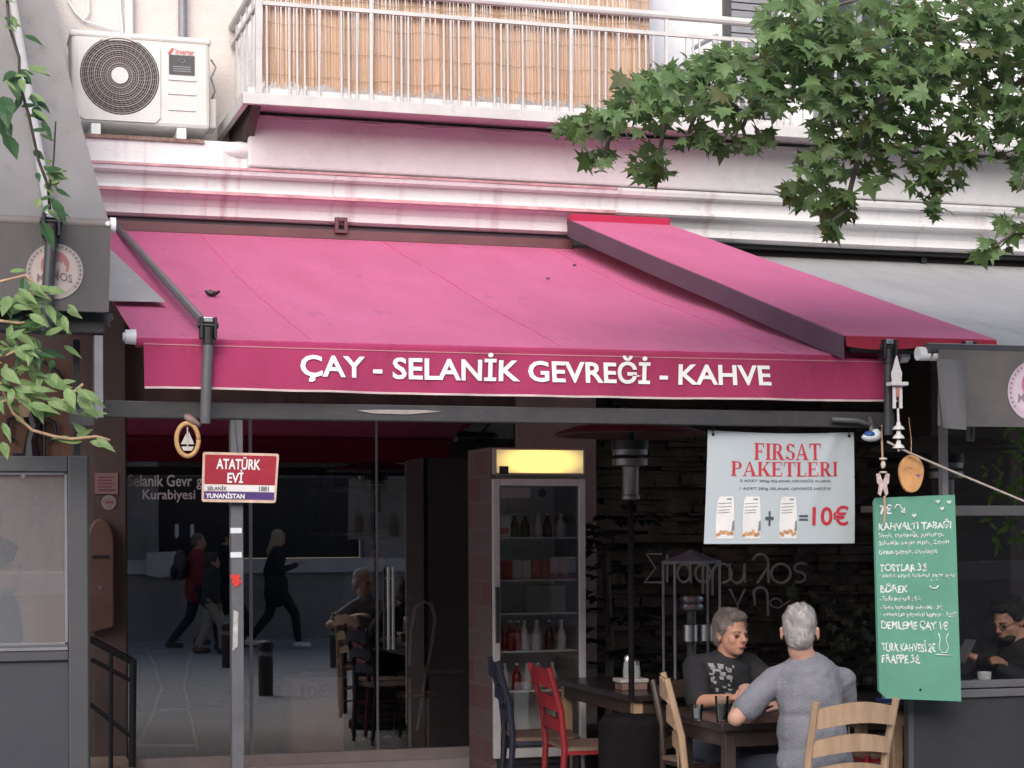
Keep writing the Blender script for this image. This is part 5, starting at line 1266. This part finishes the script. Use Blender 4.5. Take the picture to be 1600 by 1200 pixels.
    z_=MB(); fd=Rz@Vector((0,-1,0))
    for s in ('l','r'):
        F=j['an'+s]; FD=(j.get('toe'+s,F+fd*.16)-F)
        z_.cap(F+Vector((0,0,-.035))-fd*.03,F+FD.normalized()*.15+Vector((0,0,-.045)),.048,.040); z_.cap(F+Vector((0,0,.01)),F+Vector((0,0,-.03)),.05,.05)
    remesh(z_,'shoes',shoes or M['dark'],P,voxel,2)
    return P,j,hp,sh

# seated man in the grey shirt, seen from behind
mx,my=WX(1268,-4.62,1050),-4.62
shirtm=mat('grey_blue_shirt',(.185,.183,.205),.9,.14,7,.35,90); navy=mat('navy_trousers',(.02,.022,.035),.85,.2,8)
el=W(1150,1122,-4.62); ha=W(1164,1080,-4.30)
Rm=rotz(math.pi).inverted()
lc=lambda w,o:Rm@(Vector(w)-Vector(o))
o_=(mx,my,0)
hd=W(1250,986,-4.62)
Jm=dict(pelvis=(0,.03,.55),neck=lc((hd.x+.035,-4.62,hd.z-.135),o_),head=lc(hd,o_),shl=(.165,-.05,.955),shr=(-.165,-.01,.955),ell=lc(el,o_),elr=(-.22,-.14,.76),hal=lc(ha,o_),har=(-.05,-.36,.80),
        hil=(.10,-.02,.52),hir=(-.10,-.02,.52),knl=(.14,-.42,.50),knr=(-.13,-.42,.50),anl=(.13,-.36,.09),anr=(-.12,-.36,.09))
MAN=human('seated man with cropped white hair in a blue grey polo shirt',o_,math.pi,Jm,shirtm,navy,hair_mat('white_hair',(.34,.31,.295)),'crop',.0085,.72,skin2,head_yaw=R(-30),slim=1.06,hs=1.13)
# seated woman facing him
wx,wy=WX(1132,-3.5,1050),-3.42
hd=W(1138,990,-3.55); o_=(wx,wy,0); lw_=lambda w:Vector(w)-Vector(o_)
Jw=dict(pelvis=(0,.05,.55),neck=lw_((hd.x+.0,-3.50,hd.z-.135)),head=lw_(hd),shl=(.165,-.03,.95),shr=(-.165,-.03,.95),ell=(.26,-.24,.77),elr=(-.25,-.22,.78),hal=lw_(W(1160,1080,-3.86)),har=lw_(W(1120,1092,-3.85)),
        hil=(.09,0,.52),hir=(-.09,0,.52),knl=(.12,-.42,.50),knr=(-.12,-.42,.50),anl=(.12,-.40,.09),anr=(-.12,-.40,.09))
blk=mat('black_tee',(.012,.012,.015),.85,.2,8,.2,120)
WOM,jw,hpw,shw=human('seated woman with short grey hair in a black printed t-shirt',o_,R(8),Jw,blk,mat('grey_jeans',(.05,.055,.075),.85,.2,8),hair_mat('grey_hair',(.17,.14,.125)),'short',.0085,.9,skin,head_yaw=R(8),slim=.95)
# printed patch: irregular white shapes wrapped on the shirt front
bvh=BVHTree.FromPolygons([shw.data.vertices[i].co+ORG[shw] for i in range(len(shw.data.vertices))],[tuple(p.vertices) for p in shw.data.polygons])
mb=MB(); rnd=random.Random(4)
for i in range(46):
    px,py=rnd.uniform(1104,1150),rnd.uniform(1036,1092)
    if abs(px-1128)>24-.25*(py-1036): continue
    w_,h_=rnd.uniform(3,11),rnd.uniform(3,10); pts=[]
    for dx,dy in ((-.5,-.5),(.5,-.3),(.4,.5),(-.3,.4)):
        tg=W(px+dx*w_,py+dy*h_,-3.5); d=(tg-CAM).normalized(); hit=bvh.ray_cast(CAM,d)
        if hit[0] is None: break
        pts.append(hit[0]-d*.004)
    if len(pts)==4: mb.add(pts,[(0,1,2,3)])
if mb.v: mb.build('shirt_print',mat('tee_print',(.24,.235,.24),.8,.2,30),WOM,fix=False)
# chair for the woman is hidden: same ladder-back kind
chair('wooden ladder-back chair under the woman in black',M['darkwood'],wx,wy+.06,R(8),rush,h=.85)

# man with phone behind the right windbreak, facing left
hd=W(1577,968,-3.55); o_=(hd.x+.12,-3.55,0); Rp=rotz(R(-75)).inverted(); lp_=lambda w:Rp@(Vector(w)-Vector(o_))
hnd=W(1534,1032,-3.72)
Jp=dict(pelvis=(0,.10,.56),neck=lp_(hd+Vector((.06,0,-.13))),head=lp_(hd),shl=(.19,-.02,1.02),shr=(-.19,-.02,1.02),ell=(.22,-.17,.82),elr=(-.22,-.17,.84),hal=lp_(hnd+Vector((.03,.08,0))),har=lp_(hnd+Vector((.02,-.08,0))),
        hil=(.09,.05,.53),hir=(-.09,.05,.53),knl=(.12,-.38,.5),knr=(-.12,-.38,.5),anl=(.12,-.36,.09),anr=(-.12,-.36,.09))
PH,jp,hpp,_=human('bearded dark haired man in black holding a phone behind the right windbreak',o_,R(-75),Jp,mat('black_sweater',(.02,.018,.018),.85,.2,8),navy,hair_mat('black_hair',(.012,.010,.010)),'short',.010,2,skin,head_pitch=R(20))
mb=MB(); 
Rph=rotz(R(-75))@Matrix.Rotation(R(20),3,'X')
mb.ell(hpp((0,-.05,-.085)),(.052,.045,.035),Rph); mb.build('beard',hair_mat('beard',(.016,.013,.012)),PH,smooth=True)
mb=MB()
for s in (-1,1):
    mb.tube([hpp((s*.032+.02*math.cos(a),-.095,-.008+.016*math.sin(a))) for a in [2*math.pi*k/12 for k in range(13)]],.0022,5); mb.tube([hpp((s*.052,-.092,-.005)),hpp((s*.078,.0,.0))],.002,5)
mb.build('glasses',M['black'],PH)
pd=hnd+Vector((-.10,0,.05)); ph_=MB(); ph_.box((-.038,-.005,-.075),(.038,.005,.075)); RO=rotz(R(-75))@Matrix.Rotation(R(-35),3,'X'); ph_.v=[pd+RO@v for v in ph_.v]
tag(ph_.build('phone',M['grey_tube'],None,bev=.004),'dark phone held by the man behind the right windbreak','phone')

# person standing inside behind the glass door
pi_=W(585,1100,.9); o_=(pi_.x,.9,.08)
def stand(h=1.72,stride=0,sw=.19,armf=0,phone=False,slim=1.0):
    k=h/1.72
    J=dict(pelvis=(0,0,.95),neck=(0,-.01,1.46),head=(0,-.035,1.595),shl=(sw,0,1.41),shr=(-sw,0,1.41),ell=(sw+.05,.05-armf*.10,1.13),elr=(-sw-.05,.05+armf*.10,1.13),hal=(sw+.04,-.06-armf*.2,.90),har=(-sw-.04,-.02+armf*.2,.90),
      hil=(.09,0,.91),hir=(-.09,0,.91),knl=(.10,-.05-stride*.5,.50),knr=(-.10,-.03+stride*.28,.49),anl=(.10,-stride*.72,.09),anr=(-.10,.02+stride*.85,.09+.09*stride))
    if phone: J['ell']=(sw+.05,-.02,1.13); J['hal']=(sw-.05,-.28,1.22)
    return {a:(b[0]*k,b[1]*k,b[2]*k) for a,b in J.items()}
Ji=stand(1.50); Ji['hal']=(.06,-.22,1.16*.9); Ji['har']=(-.06,-.22,1.16*.9); Ji['ell']=(.27,-.02,1.0); Ji['elr']=(-.27,-.02,1.0)
human('person in dark clothes standing inside behind the glass door',o_,R(15),Ji,mat('dark_jacket',(.03,.026,.026),.85,.2,6),navy,hair_mat('dark_hair',(.03,.02,.017)),'short',.014,2,skin)
# person at the left edge behind the hazy windbreak
pe=W(-14,900,-4.2); o_=(pe.x,-4.2,0)
Je=stand(1.62); human('person in a grey jacket partly cut off behind the left windbreak',o_,R(100),Je,mat('grey_jacket',(.09,.09,.095),.85,.2,6),navy,hair_mat('brown_hair',(.05,.03,.02)),'short',.014,2,skin)

# ------------------------------------------------------------------ street behind the camera (seen mirrored in the shop glass)
def V(px,py,Yv):
    p=W(px,py,Yv); return Vector((p.x,-Yv,p.z))
def walker(px,Yv,h,label,top,bottom,hairm,hair,yaw=R(90),**k):
    p=V(px,1000,Yv); J=stand(h,k.pop('stride',.42),armf=k.pop('armf',.5),phone=k.pop('phone',False))
    return human(label,(p.x,p.y,0),yaw,J,top,bottom,hairm,hair,.016,2,**k)[0]
wshoe=mat('white_shoe',(.85,.83,.81),.6)
walker(432,14.2,1.68,'blonde pedestrian in a black jacket and white trainers looking at a phone',mat('black_jacket',(.014,.015,.02),.8,.2,6),mat('black_leggings',(.012,.012,.015),.8),hair_mat('blonde_hair',(.42,.31,.19)),'long',phone=True,shoes=wshoe,coat=.18,head_pitch=R(18))
RP=walker(308,14.0,1.64,'pedestrian in a dark red jacket carrying a black backpack',mat('red_jacket',(.22,.02,.03),.8,.2,6),navy,hair_mat('grey_brown_hair',(.14,.10,.08)),'crop',coat=.08)
bpk=V(308,1000,14.0); BK=thing('backpack','black backpack on the back of the pedestrian in the dark red jacket','backpack',(bpk.x-.24,bpk.y,1.05))
mb=MB(); mb.ell((bpk.x-.22,bpk.y,1.2),(.11,.15,.22)); remesh(mb,'bag',M['dark'],BK,.02,2); mb=MB(); mb.ell((bpk.x-.32,bpk.y,1.1),(.05,.11,.11)); mb.build('pocket',M['black'],BK,smooth=True)
walker(330,13.3,1.35,'child in a dark jacket and light trousers among the pedestrians',mat('child_jacket',(.03,.03,.032),.8,.2,6),mat('beige_trousers',(.33,.28,.24),.8,.1,6),hair_mat('child_hair',(.05,.035,.025)),'short',stride=.25,armf=.2)
walker(352,14.6,1.70,'pedestrian in a black coat walking behind the child',mat('black_coat',(.012,.012,.014),.8,.2,6),navy,hair_mat('dark_hair_b',(.02,.016,.014)),'short',coat=.3)
def bollard(x,y,h,label):
    b=thing('bollard',label,'bollard',(x,y,0),'bollards along the street')
    MB().lathe((x,y,0),[(.075,0),(.075,h-.08),(.085,h-.075),(.085,h-.05),(.07,h-.02),(.03,h)],18).build('post',M['darkwood'],b,smooth='auto')
    MB().lathe((x,y,h-.16),[(.0765,0),(.0775,.01),(.0775,.035),(.0765,.045)],18).build('band',M['grey_alu'],b,smooth='auto')
for px,Yv,lab in ((415,6.5,'bollard mirrored below the walking blonde pedestrian'),(525,10.1,'bollard mirrored to the right of the walking blonde pedestrian'),(356,10.6,'bollard mirrored in front of the child')):
    p=V(px,1000,Yv); bollard(p.x,p.y,.56,lab)
# the house across the street
yo=-16.5
OB=thing('opposite_building','grey brown building across the street with a low stone ledge','building',(4,yo-.5,0))
wallm=mat('opposite_wall',(.26,.23,.215),.85,.25,1.5,.2,20)
ledge=mat('pale_ledge',(.55,.51,.48),.8,.12,3)
MB().box((-14,yo-.6,0),(22,yo,1.02)).build('plinth',wallm,OB)
MB().box((-14,yo-.6,1.025),(22,yo+.06,1.24)).build('ledge',ledge,OB)
MB().box((-14,yo-.6,3.4),(22,yo-.05,6.0)).build('wall',wallm,OB)
for i in range(9):
    x=-13+i*3.9; MB().box((x,yo-.55,1.245),(x+.7,yo-.08,3.395)).build('pier',wallm,OB)
    f=MB().box((x+.72,yo-.45,1.25),(x+3.88,yo-.40,3.38)).build('window',mat('far_window',(.02,.022,.026),.25,.2),OB)
    MB().box((x+.75,yo-.39,2.5),(x+3.85,yo-.36,2.58)).build('transom',ledge if i%2 else M['grey_tube'],f)
for px,py,w_,h_ in ((258,882,.55,.4),(276,830,.05,.22),(300,830,.05,.22)):
    p=V(px,py,-yo-.2); 
    o=thing('sign',('pale torn poster on the ledge across the street','white lamp on the far ledge, left of two','white lamp on the far ledge, right of two')[0 if w_>.1 else (1 if px<290 else 2)],'sign',(p.x,p.y,p.z-h_/2))
    mb=MB(); mb.prism([(-.5,-.4),(-.1,-.5),(.5,-.35),(.5,.5),(-.5,.45)],p,(w_,0,0),(0,0,h_),(0,.03,0)); mb.build('sheet',ledge if w_>.1 else M['white_alu'],o)
    MB().box((p.x-.01,p.y-.4,p.z-.02),(p.x+.01,p.y-.005,p.z)).build('bracket',M['dark'],o)
# things inside the shop, seen through the glass
BX=thing('cardboard_box','cardboard box with a ten euro price lettered on it inside the shop','box',W(495,1115,.55))
a=W(455,1113,.55); b_=W(537,1060,.55)
MB().box((a.x,.55,.085),(b_.x,.95,b_.z)).build('box',mat('cardboard',(.62,.42,.33),.8,.1,6),BX,bev=.004)
mb=MB(); c0=W(470,1091,.546); c1=W(514,1069,.546); text(mb,'10€',boxmap(c0,(c1.x-c0.x,0,0),(0,0,c1.z-c0.z)),.02); mb.build('lettering',mat('box_ink',(.14,.04,.035),.7),BX,fix=False)
MB().box((a.x-.05,.545,b_.z+.001),(b_.x+.02,.97,b_.z+.012)).build('flap',ledge,BX)
TT=thing('bistro_table','small bistro table with white hourglass legs behind the left pane','table',W(260,1165,.6))
x0,x1=WX(205,.6,1010),WX(322,.6,1010); zt=W(260,1012,.6).z
mb=MB(); mb.lathe(((x0+x1)/2,.6,zt-.02),[((x1-x0)*.52,0),((x1-x0)*.55,.01),((x1-x0)*.52,.022)],28); mb.build('tabletop',mat('table_tan',(.55,.40,.30),.5,.15,5),TT,smooth='auto')
wl=mat('white_leg',(.75,.73,.71),.5)
for s in (0,1):
    P_=[(225,1014),(240,1035),(252,1075),(240,1115),(214,1165)] if s==0 else [(303,1014),(293,1040),(288,1075),(296,1115),(308,1170)]
    MB().tube([W(a_,b2,.6) for a_,b2 in P_],.011,8).build('leg',wl,TT,smooth='auto')
for py,q0,q1 in ((1108,241,296),(1165,214,308)): MB().tube([W(q0,py,.6),W(q1,py,.6)],.009,8).build('stretcher',wl,TT)
BC=thing('bistro_chair','bistro chair with a rounded back behind the door glass','chair',W(670,1140,.8))
MB().tube([W(a_,b2,.8) for a_,b2 in ((652,1140),(664,1060),(676,1000),(680,965),(674,945),(662,940),(648,950),(642,985),(640,1040))],.013,8).build('back_frame',wl,BC,smooth='auto')
sx=W(655,1085,.8); MB().lathe((sx.x,.95,sx.z-.02),[(.19,0),(.2,.01),(.19,.025)],24).build('seat',M['wood'],BC,smooth='auto')
for q in ((640,1040),(668,1060)): 
    a_=W(q[0],q[1]+20,.8); MB().cyl((a_.x,.8,.085),a_,.012,n=8).build('leg',wl,BC)
for dx in (-.13,.13): MB().cyl((sx.x+dx,1.1,.085),(sx.x+dx*.9,1.08,sx.z-.02),.012,n=8).build('leg',wl,BC)
CT=thing('shop_counter','dark shop counter with a pale edge inside behind the box','counter',W(560,1130,1.6))
a=W(490,1057,1.6); MB().box((a.x,1.6,.085),(a.x+1.5,2.2,a.z)).build('counter',M['darkwood'],CT); MB().box((a.x-.02,1.57,a.z+.001),(a.x+1.52,2.22,a.z+.03)).build('worktop',ledge,CT,bev=.004)
SHF=thing('wall_shelf','pale shelf boards on the back wall inside the shop','shelf',W(520,760,3.9))
for py in (762,832): a=W(505,py,3.9); b_=W(612,py,3.9); MB().box((a.x,3.7,a.z-.03),(b_.x,4.59,a.z)).build('board',ledge,SHF)
for px in (520,580): a=W(px,835,3.9); MB().box((a.x-.05,4.1,a.z),(a.x+.05,4.3,W(px,725,3.9).z)).build('upright',M['grey_tube'],SHF)

# ------------------------------------------------------------------ plants
def leaf_mat(name,c,c2,tr=.35):
    m=mat(name,c,.5,.3,7,trans=tr,col2=c2); return m
lobes=[(0,-.12),(.18,-.02),(.62,-.22),(.42,.10),(.98,.30),(.44,.36),(.50,.62),(.22,.60),(0,1.12),(-.22,.60),(-.50,.62),(-.44,.36),(-.98,.30),(-.42,.10),(-.62,-.22),(-.18,-.02)]
def star_leaf(mb,p,n,d,s,rnd):
    """five pointed leaf: centre fan, folded and drooping tips"""
    n=n.normalized(); d=(d-n*d.dot(n)).normalized(); x=d.cross(n); vs=[p+d*s*.25]
    f=rnd.uniform(.05,.35)
    for a,b in lobes:
        rr=a*a+(b-.25)**2; vs.append(p+x*(a*s)+d*(b*s)-n*(f*rr*s))
    k=len(lobes); mb.add(vs,[(0,1+i,1+(i+1)%k) for i in range(k)])
lg=[leaf_mat('tree_leaf_shaded',(.090,.150,.040),(.045,.085,.024),.42),leaf_mat('tree_leaf_lit',(.19,.29,.11),(.10,.18,.065),.42),leaf_mat('tree_leaf_olive',(.10,.105,.03),(.05,.075,.02))]  # lit and shaded leaf tones are painted into the colours
TR=thing('street_tree','leafy maple like street tree reaching in from the upper right','tree',(8.6,-5.6,0))
bark=mat('bark',(.12,.10,.08),.9,.3,8,.8,20)
MB().tube([(8.6,-5.6,0),(8.55,-5.6,1.5),(8.4,-5.55,3.2),(8.0,-5.5,5.2),(7.6,-5.4,7.5)],[.20,.17,.15,.12,.06],12).build('trunk',bark,TR,smooth=True)
rnd=random.Random(21)
branches=[ # pixel x,y,Y polylines
 [(1900,-60,-5.4),(1600,10,-5.2),(1400,55,-5.0),(1250,70,-4.9),(1100,115,-4.8),(1000,150,-4.8),(930,190,-4.7),(890,205,-4.7)],
 [(1900,-160,-5.2),(1650,-60,-5.0),(1450,-30,-4.8),(1300,10,-4.7),(1200,40,-4.7)],
 [(1900,40,-5.6),(1650,90,-5.5),(1500,110,-5.3),(1380,150,-5.2),(1300,200,-5.1),(1280,260,-5.1),(1300,300,-5.1)],
 [(1650,90,-5.5),(1560,150,-5.3),(1480,210,-5.2),(1440,270,-5.1),(1460,310,-5.1)],
 [(1900,120,-5.8),(1700,200,-5.6),(1610,260,-5.5),(1590,300,-5.5)],
 [(1760,220,-5.6),(1660,330,-5.5),(1600,350,-5.4),(1555,385,-5.4)],
 [(1250,70,-4.9),(1180,150,-4.9),(1160,200,-4.9),(1170,230,-4.9)],
 [(1100,115,-4.8),(1040,190,-4.8),(1030,240,-4.8),(1020,275,-4.8)],
 [(1000,150,-4.8),(950,220,-4.8),(945,255,-4.8)],
 [(1380,150,-5.2),(1340,250,-5.2),(1320,330,-5.2),(1300,345,-5.2)],
 [(1100,115,-4.8),(1090,170,-4.9),(1075,210,-4.9)]]
BR=[]
for br in branches:
    pts=[W(*q) for q in br]
    if br[0][0]>=1760: pts=[Vector((8.15,-5.5,4.3+.12*len(BR))),pts[0].lerp(Vector((8.15,-5.5,4.6)),.4)+Vector((0,0,.15))]+pts
    n_=len(pts); BR.append(pts)
    MB().tube(pts,[.013*(1-i/(n_))+.003 for i in range(n_)],7).build('limb',bark,TR,smooth=True)
crown=[MB(),MB(),MB()]
def spray(p,k,spread,size=.075):
    for _ in range(k):
        o=Vector((rnd.gauss(0,1)*spread,rnd.gauss(0,1)*spread*1.2,rnd.gauss(0,1)*spread*.75-.03))
        q=p+o; n=Vector((rnd.gauss(0,.5),rnd.gauss(-.35,.5),1.0+rnd.gauss(0,.35))); d=Vector((rnd.gauss(-.3,.7),rnd.gauss(-.5,.6),rnd.gauss(-.5,.4)))
        r_=rnd.random(); c=1 if r_<.45 else (0 if r_<.90 else 2)
        star_leaf(crown[c],q,n,d,size*rnd.uniform(.6,1.25),rnd)
clumps=[(1000,160,55,40,75),(935,190,36,22,30),(888,198,22,14,12),(935,245,18,20,13),(1020,258,30,28,26),(1080,140,60,42,95),(1150,125,60,48,115),(1165,215,40,20,28),(1090,212,35,20,20),
 (1230,105,60,60,135),(1310,105,60,70,150),(1255,35,60,45,115),(1400,55,80,60,160),(1500,55,80,60,150),(1585,75,60,80,130),(1400,145,60,38,70),(1320,195,45,35,60),(1290,250,42,25,30),(1250,302,24,18,14),
 (1308,320,26,30,24),(1300,360,16,12,8),(1360,250,32,30,28),(1480,165,60,32,58),(1450,232,32,35,36),(1448,290,28,24,22),(1462,330,12,14,6),(1400,210,38,25,24),(1565,185,42,32,38),(1602,265,20,28,18),(1590,345,32,20,18),(1552,388,22,16,11),(1530,225,38,30,36),(1590,190,30,40,32),(1490,262,24,26,18),(1420,110,60,40,70),(1300,60,60,40,60),(1580,30,50,40,70),(1120,95,50,25,40),(1040,130,45,25,35),(1700,40,90,110,140),(1850,-20,120,140,150),(1760,190,60,60,60),(1680,310,50,40,28),(2050,0,110,150,120),(1950,200,90,80,70)]
for cx_,cy_,rx_,ry_,k in clumps:
    yb_=-4.85-.45*max(0,min(1,(cx_-1000)/500))
    for _ in range(k):
        a=rnd.uniform(0,6.283); q=math.sqrt(rnd.random()); low=(cy_>200)
        p=W(cx_+rx_*1.15*q*math.cos(a),cy_+ry_*1.15*q*math.sin(a),yb_+rnd.uniform(-.45,.45)*min(1,rx_/50))
        up_=rnd.gauss(.55,.35)
        n=Vector((rnd.gauss(0,.45),-.8+rnd.gauss(0,.3),up_)); d=Vector((rnd.gauss(-.25,.6),rnd.gauss(-.4,.3),rnd.gauss(-.7,.4)))
        lit_share=.60 if cy_<170 and cx_<1260 else .25  # upper left clumps take more of the lighter green, painting leaves as lit
        r_=rnd.random(); c=1 if r_<lit_share else (0 if r_<.92 else 2)
        star_leaf(crown[c],p,n,d,.064*rnd.uniform(.5,1.3),rnd)
for _ in range(70):   # crown above and beyond the frame
    px=rnd.uniform(1300,2300); py=rnd.uniform(-520,-60); spray(W(px,py,rnd.uniform(-6,-4.2)),6,.2,.09)
for i,c in enumerate(crown): c.build('crown',lg[i],TR,fix=False)

def oval_leaf(mb,p,n,d,s):
    n=n.normalized(); d=(d-n*d.dot(n)).normalized(); x=d.cross(n)
    wk=rnd.uniform(.65,1.05); cu=rnd.uniform(.05,.35); prof=[(a*wk,b) for a,b in [(0,0),(.20,.18),(.26,.45),(.16,.75),(0,1.1),(-.16,.75),(-.26,.45),(-.20,.18)]]
    mid=[p+d*s*t-n*s*(.10*t*t)-n*s*.05 for t in (.18,.45,.75)]
    vs=[p+x*(a*s)+d*(b*s)-n*s*(cu*b*b) for a,b in prof]+mid
    mb.add(vs,[(0,1,8),(1,2,9,8),(2,3,10,9),(3,4,10),(4,5,10),(5,6,9,10),(6,7,8,9),(7,0,8)])
VN=thing('climbing_vine','green climbing vine hanging over the left awning and windbreak','vine',W(20,640,-4.9))
vm=[leaf_mat('vine_leaf_light',(.31,.42,.18),(.18,.29,.10),.4),leaf_mat('vine_leaf_dark',(.05,.12,.04),(.035,.08,.03),.3)]
lv=[MB(),MB()]; rnd=random.Random(9); yv=-4.95
stems=[[(-30,600),(5,690),(35,760-30),(70,668+5),(105,684),(172,690)],[(-30,560),(10,555),(40,540),(70,560)],[(-40,430),(0,440),(40,430),(80,470)],[(-20,640),(20,620),(60,640),(100,625),(130,600)],[(-10,500),(30,505),(70,500)]]
stems[0]=[(-20,560),(5,610),(20,645),(50,672),(85,682),(110,686),(150,682),(172,688)]
for s in stems: MB().tube([W(a,b,yv) for a,b in s],.006,6).build('stem',M['wood'],VN,smooth=True)
def vleaf(px,py,s,ang,dark=0,Y=None):
    p=W(px,py,(Y if Y else yv)+rnd.uniform(-.08,.06)); d=Vector((math.cos(ang),rnd.uniform(-.5,.1),math.sin(ang))); n=Vector((rnd.uniform(-.3,.3),-.75,rnd.uniform(.3,.9)))
    oval_leaf(lv[dark],p,n,d,s)
for _ in range(95):
    px,py=rnd.gauss(28,34),rnd.gauss(545,55)
    if px>112 or py>650 or py<430: continue
    vleaf(px,py,rnd.uniform(.05,.10),rnd.uniform(-1.9,1.2),1 if rnd.random()<.15 else 0)
for _ in range(22): vleaf(rnd.uniform(-5,125),rnd.gauss(612,14),rnd.uniform(.07,.12),rnd.uniform(-1.3,.3))
for _ in range(14): vleaf(rnd.uniform(0,80),rnd.gauss(455,22),rnd.uniform(.07,.11),rnd.uniform(-1.0,.8))
for px,py,a in ((110,686,2.4),(120,682,1.2),(135,682,1.7),(150,684,-.5),(140,690,-.3),(128,690,2.9),(4,660,-1.2),(4,690,-1.4)): vleaf(px,py,.085,a)
# sprigs climbing the pale arm
ys_=-4.98
arm_pts=[(10,-20),(14,40),(30,90),(30,130),(45,180),(60,250),(75,290),(78,330)]
MB().tube([W(a,b,ys_+.03) for a,b in arm_pts],.006,6).build('stem',M['darkwood'],VN,smooth=True)
for _ in range(46):
    i=rnd.randrange(len(arm_pts)-1); t=rnd.random(); px=arm_pts[i][0]+(arm_pts[i+1][0]-arm_pts[i][0])*t+rnd.gauss(4,12); py=arm_pts[i][1]+(arm_pts[i+1][1]-arm_pts[i][1])*t
    vleaf(px,py,rnd.uniform(.045,.085),rnd.uniform(-2.4,.8),1 if rnd.random()<.55 else 0,ys_)
for px,py,s in ((20,110,.13),(5,150,.15),(2,175,.15),(10,210,.12),(80,308,.12),(66,345,.13)): vleaf(px,py,s,-1.4,1,ys_)
MB().tube([W(a,b,ys_) for a,b in ((78,292),(84,250),(87,190))],.0035,5).build('stem',M['darkwood'],VN)
for i in range(10): vleaf(rnd.uniform(66,104),rnd.uniform(250,292),.055,rnd.uniform(-.9,1.2),0,ys_)
for i,c in enumerate(lv): c.build('foliage',vm[i],VN,fix=False)
# dark palm-like plant in the recess
PL=thing('potted_plant','dark potted palm standing between the fridge and the stone wall','plant',(WX(950,-.55,1000),-.55,0))
x=WX(950,-.55,1000)
MB().lathe((x,-.55,0),[(.15,0),(.2,.3),(.21,.33),(.18,.33)],20).build('pot',M['darkwood'],PL,smooth='auto')
mb=MB(); rnd=random.Random(2)
MB().tube([(x,-.55,.3),(x+.02,-.53,.9),(x,-.5,1.5)],.03,8).build('trunk',bark,PL,smooth=True)
for i in range(34):
    a=rnd.uniform(0,6.28); z=rnd.uniform(.5,1.75); l=rnd.uniform(.30,.5); base_=Vector((x,-.53,z)); dr=Vector((math.cos(a),math.sin(a)*.7,.4))
    for k in range(9):
        t=.2+.8*k/8; p=base_+dr*l*t+Vector((0,0,-.30*l*t*t))
        for s in (-1,1):
            oval_leaf(mb,p,Vector((0,0,1))+Vector((rnd.uniform(-.3,.3),0,0)),Vector((-dr.y*s,dr.x*s,-.5))+dr*.6,.12)
mb.build('fronds',leaf_mat('palm_dark',(.012,.022,.012),(.008,.014,.009),.15),PL,fix=False)
# ivy on the stone wall right of the man
IV=thing('ivy','pale leaved ivy climbing the stone wall between the man and the menu board','ivy',W(1315,1080,YB-.2))
mb=MB(); 
MB().tube([W(a,b,YB-.08) for a,b in ((1310,1180),(1318,1100),(1305,1020),(1315,950),(1300,910))],.008,6).build('stem',M['darkwood'],IV)
for i in range(75):
    px,py=rnd.gauss(1318,22),rnd.uniform(915,1110); p=W(px,py,YB-rnd.uniform(.06,.16)); star_leaf(mb,p,Vector((rnd.uniform(-.4,.4),-1,rnd.uniform(0,.6))),Vector((rnd.uniform(-1,1),0,-1)),.055*rnd.uniform(.6,1.3),rnd)
mb.build('foliage',leaf_mat('ivy_leaf',(.15,.135,.07),(.06,.065,.03),.2),IV,fix=False)
# hedge and white slats seen at the far right
yh=-2.85
HG=thing('hedge','bright green leafy shrub behind the right terrace','hedge',(WX(1595,yh,700)+.4,yh,0))
mb=MB(); hx=WX(1572,yh,740)
for i in range(420):
    p=Vector((hx+rnd.uniform(0,1.2),yh+rnd.uniform(-.25,.3),rnd.uniform(1.55,2.35))); oval_leaf(mb,p,Vector((rnd.uniform(-.5,.5),-1,rnd.uniform(.1,.9))),Vector((rnd.uniform(-1,1),-.2,rnd.uniform(-1,.3))),.085*rnd.uniform(.6,1.3))
mb.build('foliage',leaf_mat('hedge_leaf',(.30,.48,.11),(.12,.27,.05),.45),HG,fix=False)
for k in range(5): MB().tube([(hx+.15+.22*k,yh,.3),(hx+.18+.22*k,yh+.05,1.3),(hx+.12+.22*k,yh,2.1)],.014,6).build('stem',bark,HG)
MB().box((hx-.0,yh-.25,0),(hx+1.3,yh+.25,.5)).build('planter',M['dark'],HG,bev=.01)
SL=thing('slat_screen','pale painted slat screen below the shrub at the right edge','screen',(hx+.4,yh-.3,0))
for k in range(8): MB().box((hx+.02+.13*k,yh-.32,.5),(hx+.13+.13*k,yh-.30,1.62)).build('slat',mat('pale_slat',(.60,.55,.52),.6,.1,5),SL)
for z in (.7,1.4): MB().box((hx+.0,yh-.298,z),(hx+1.08,yh-.27,z+.06)).build('rail',M['grey_alu'],SL)
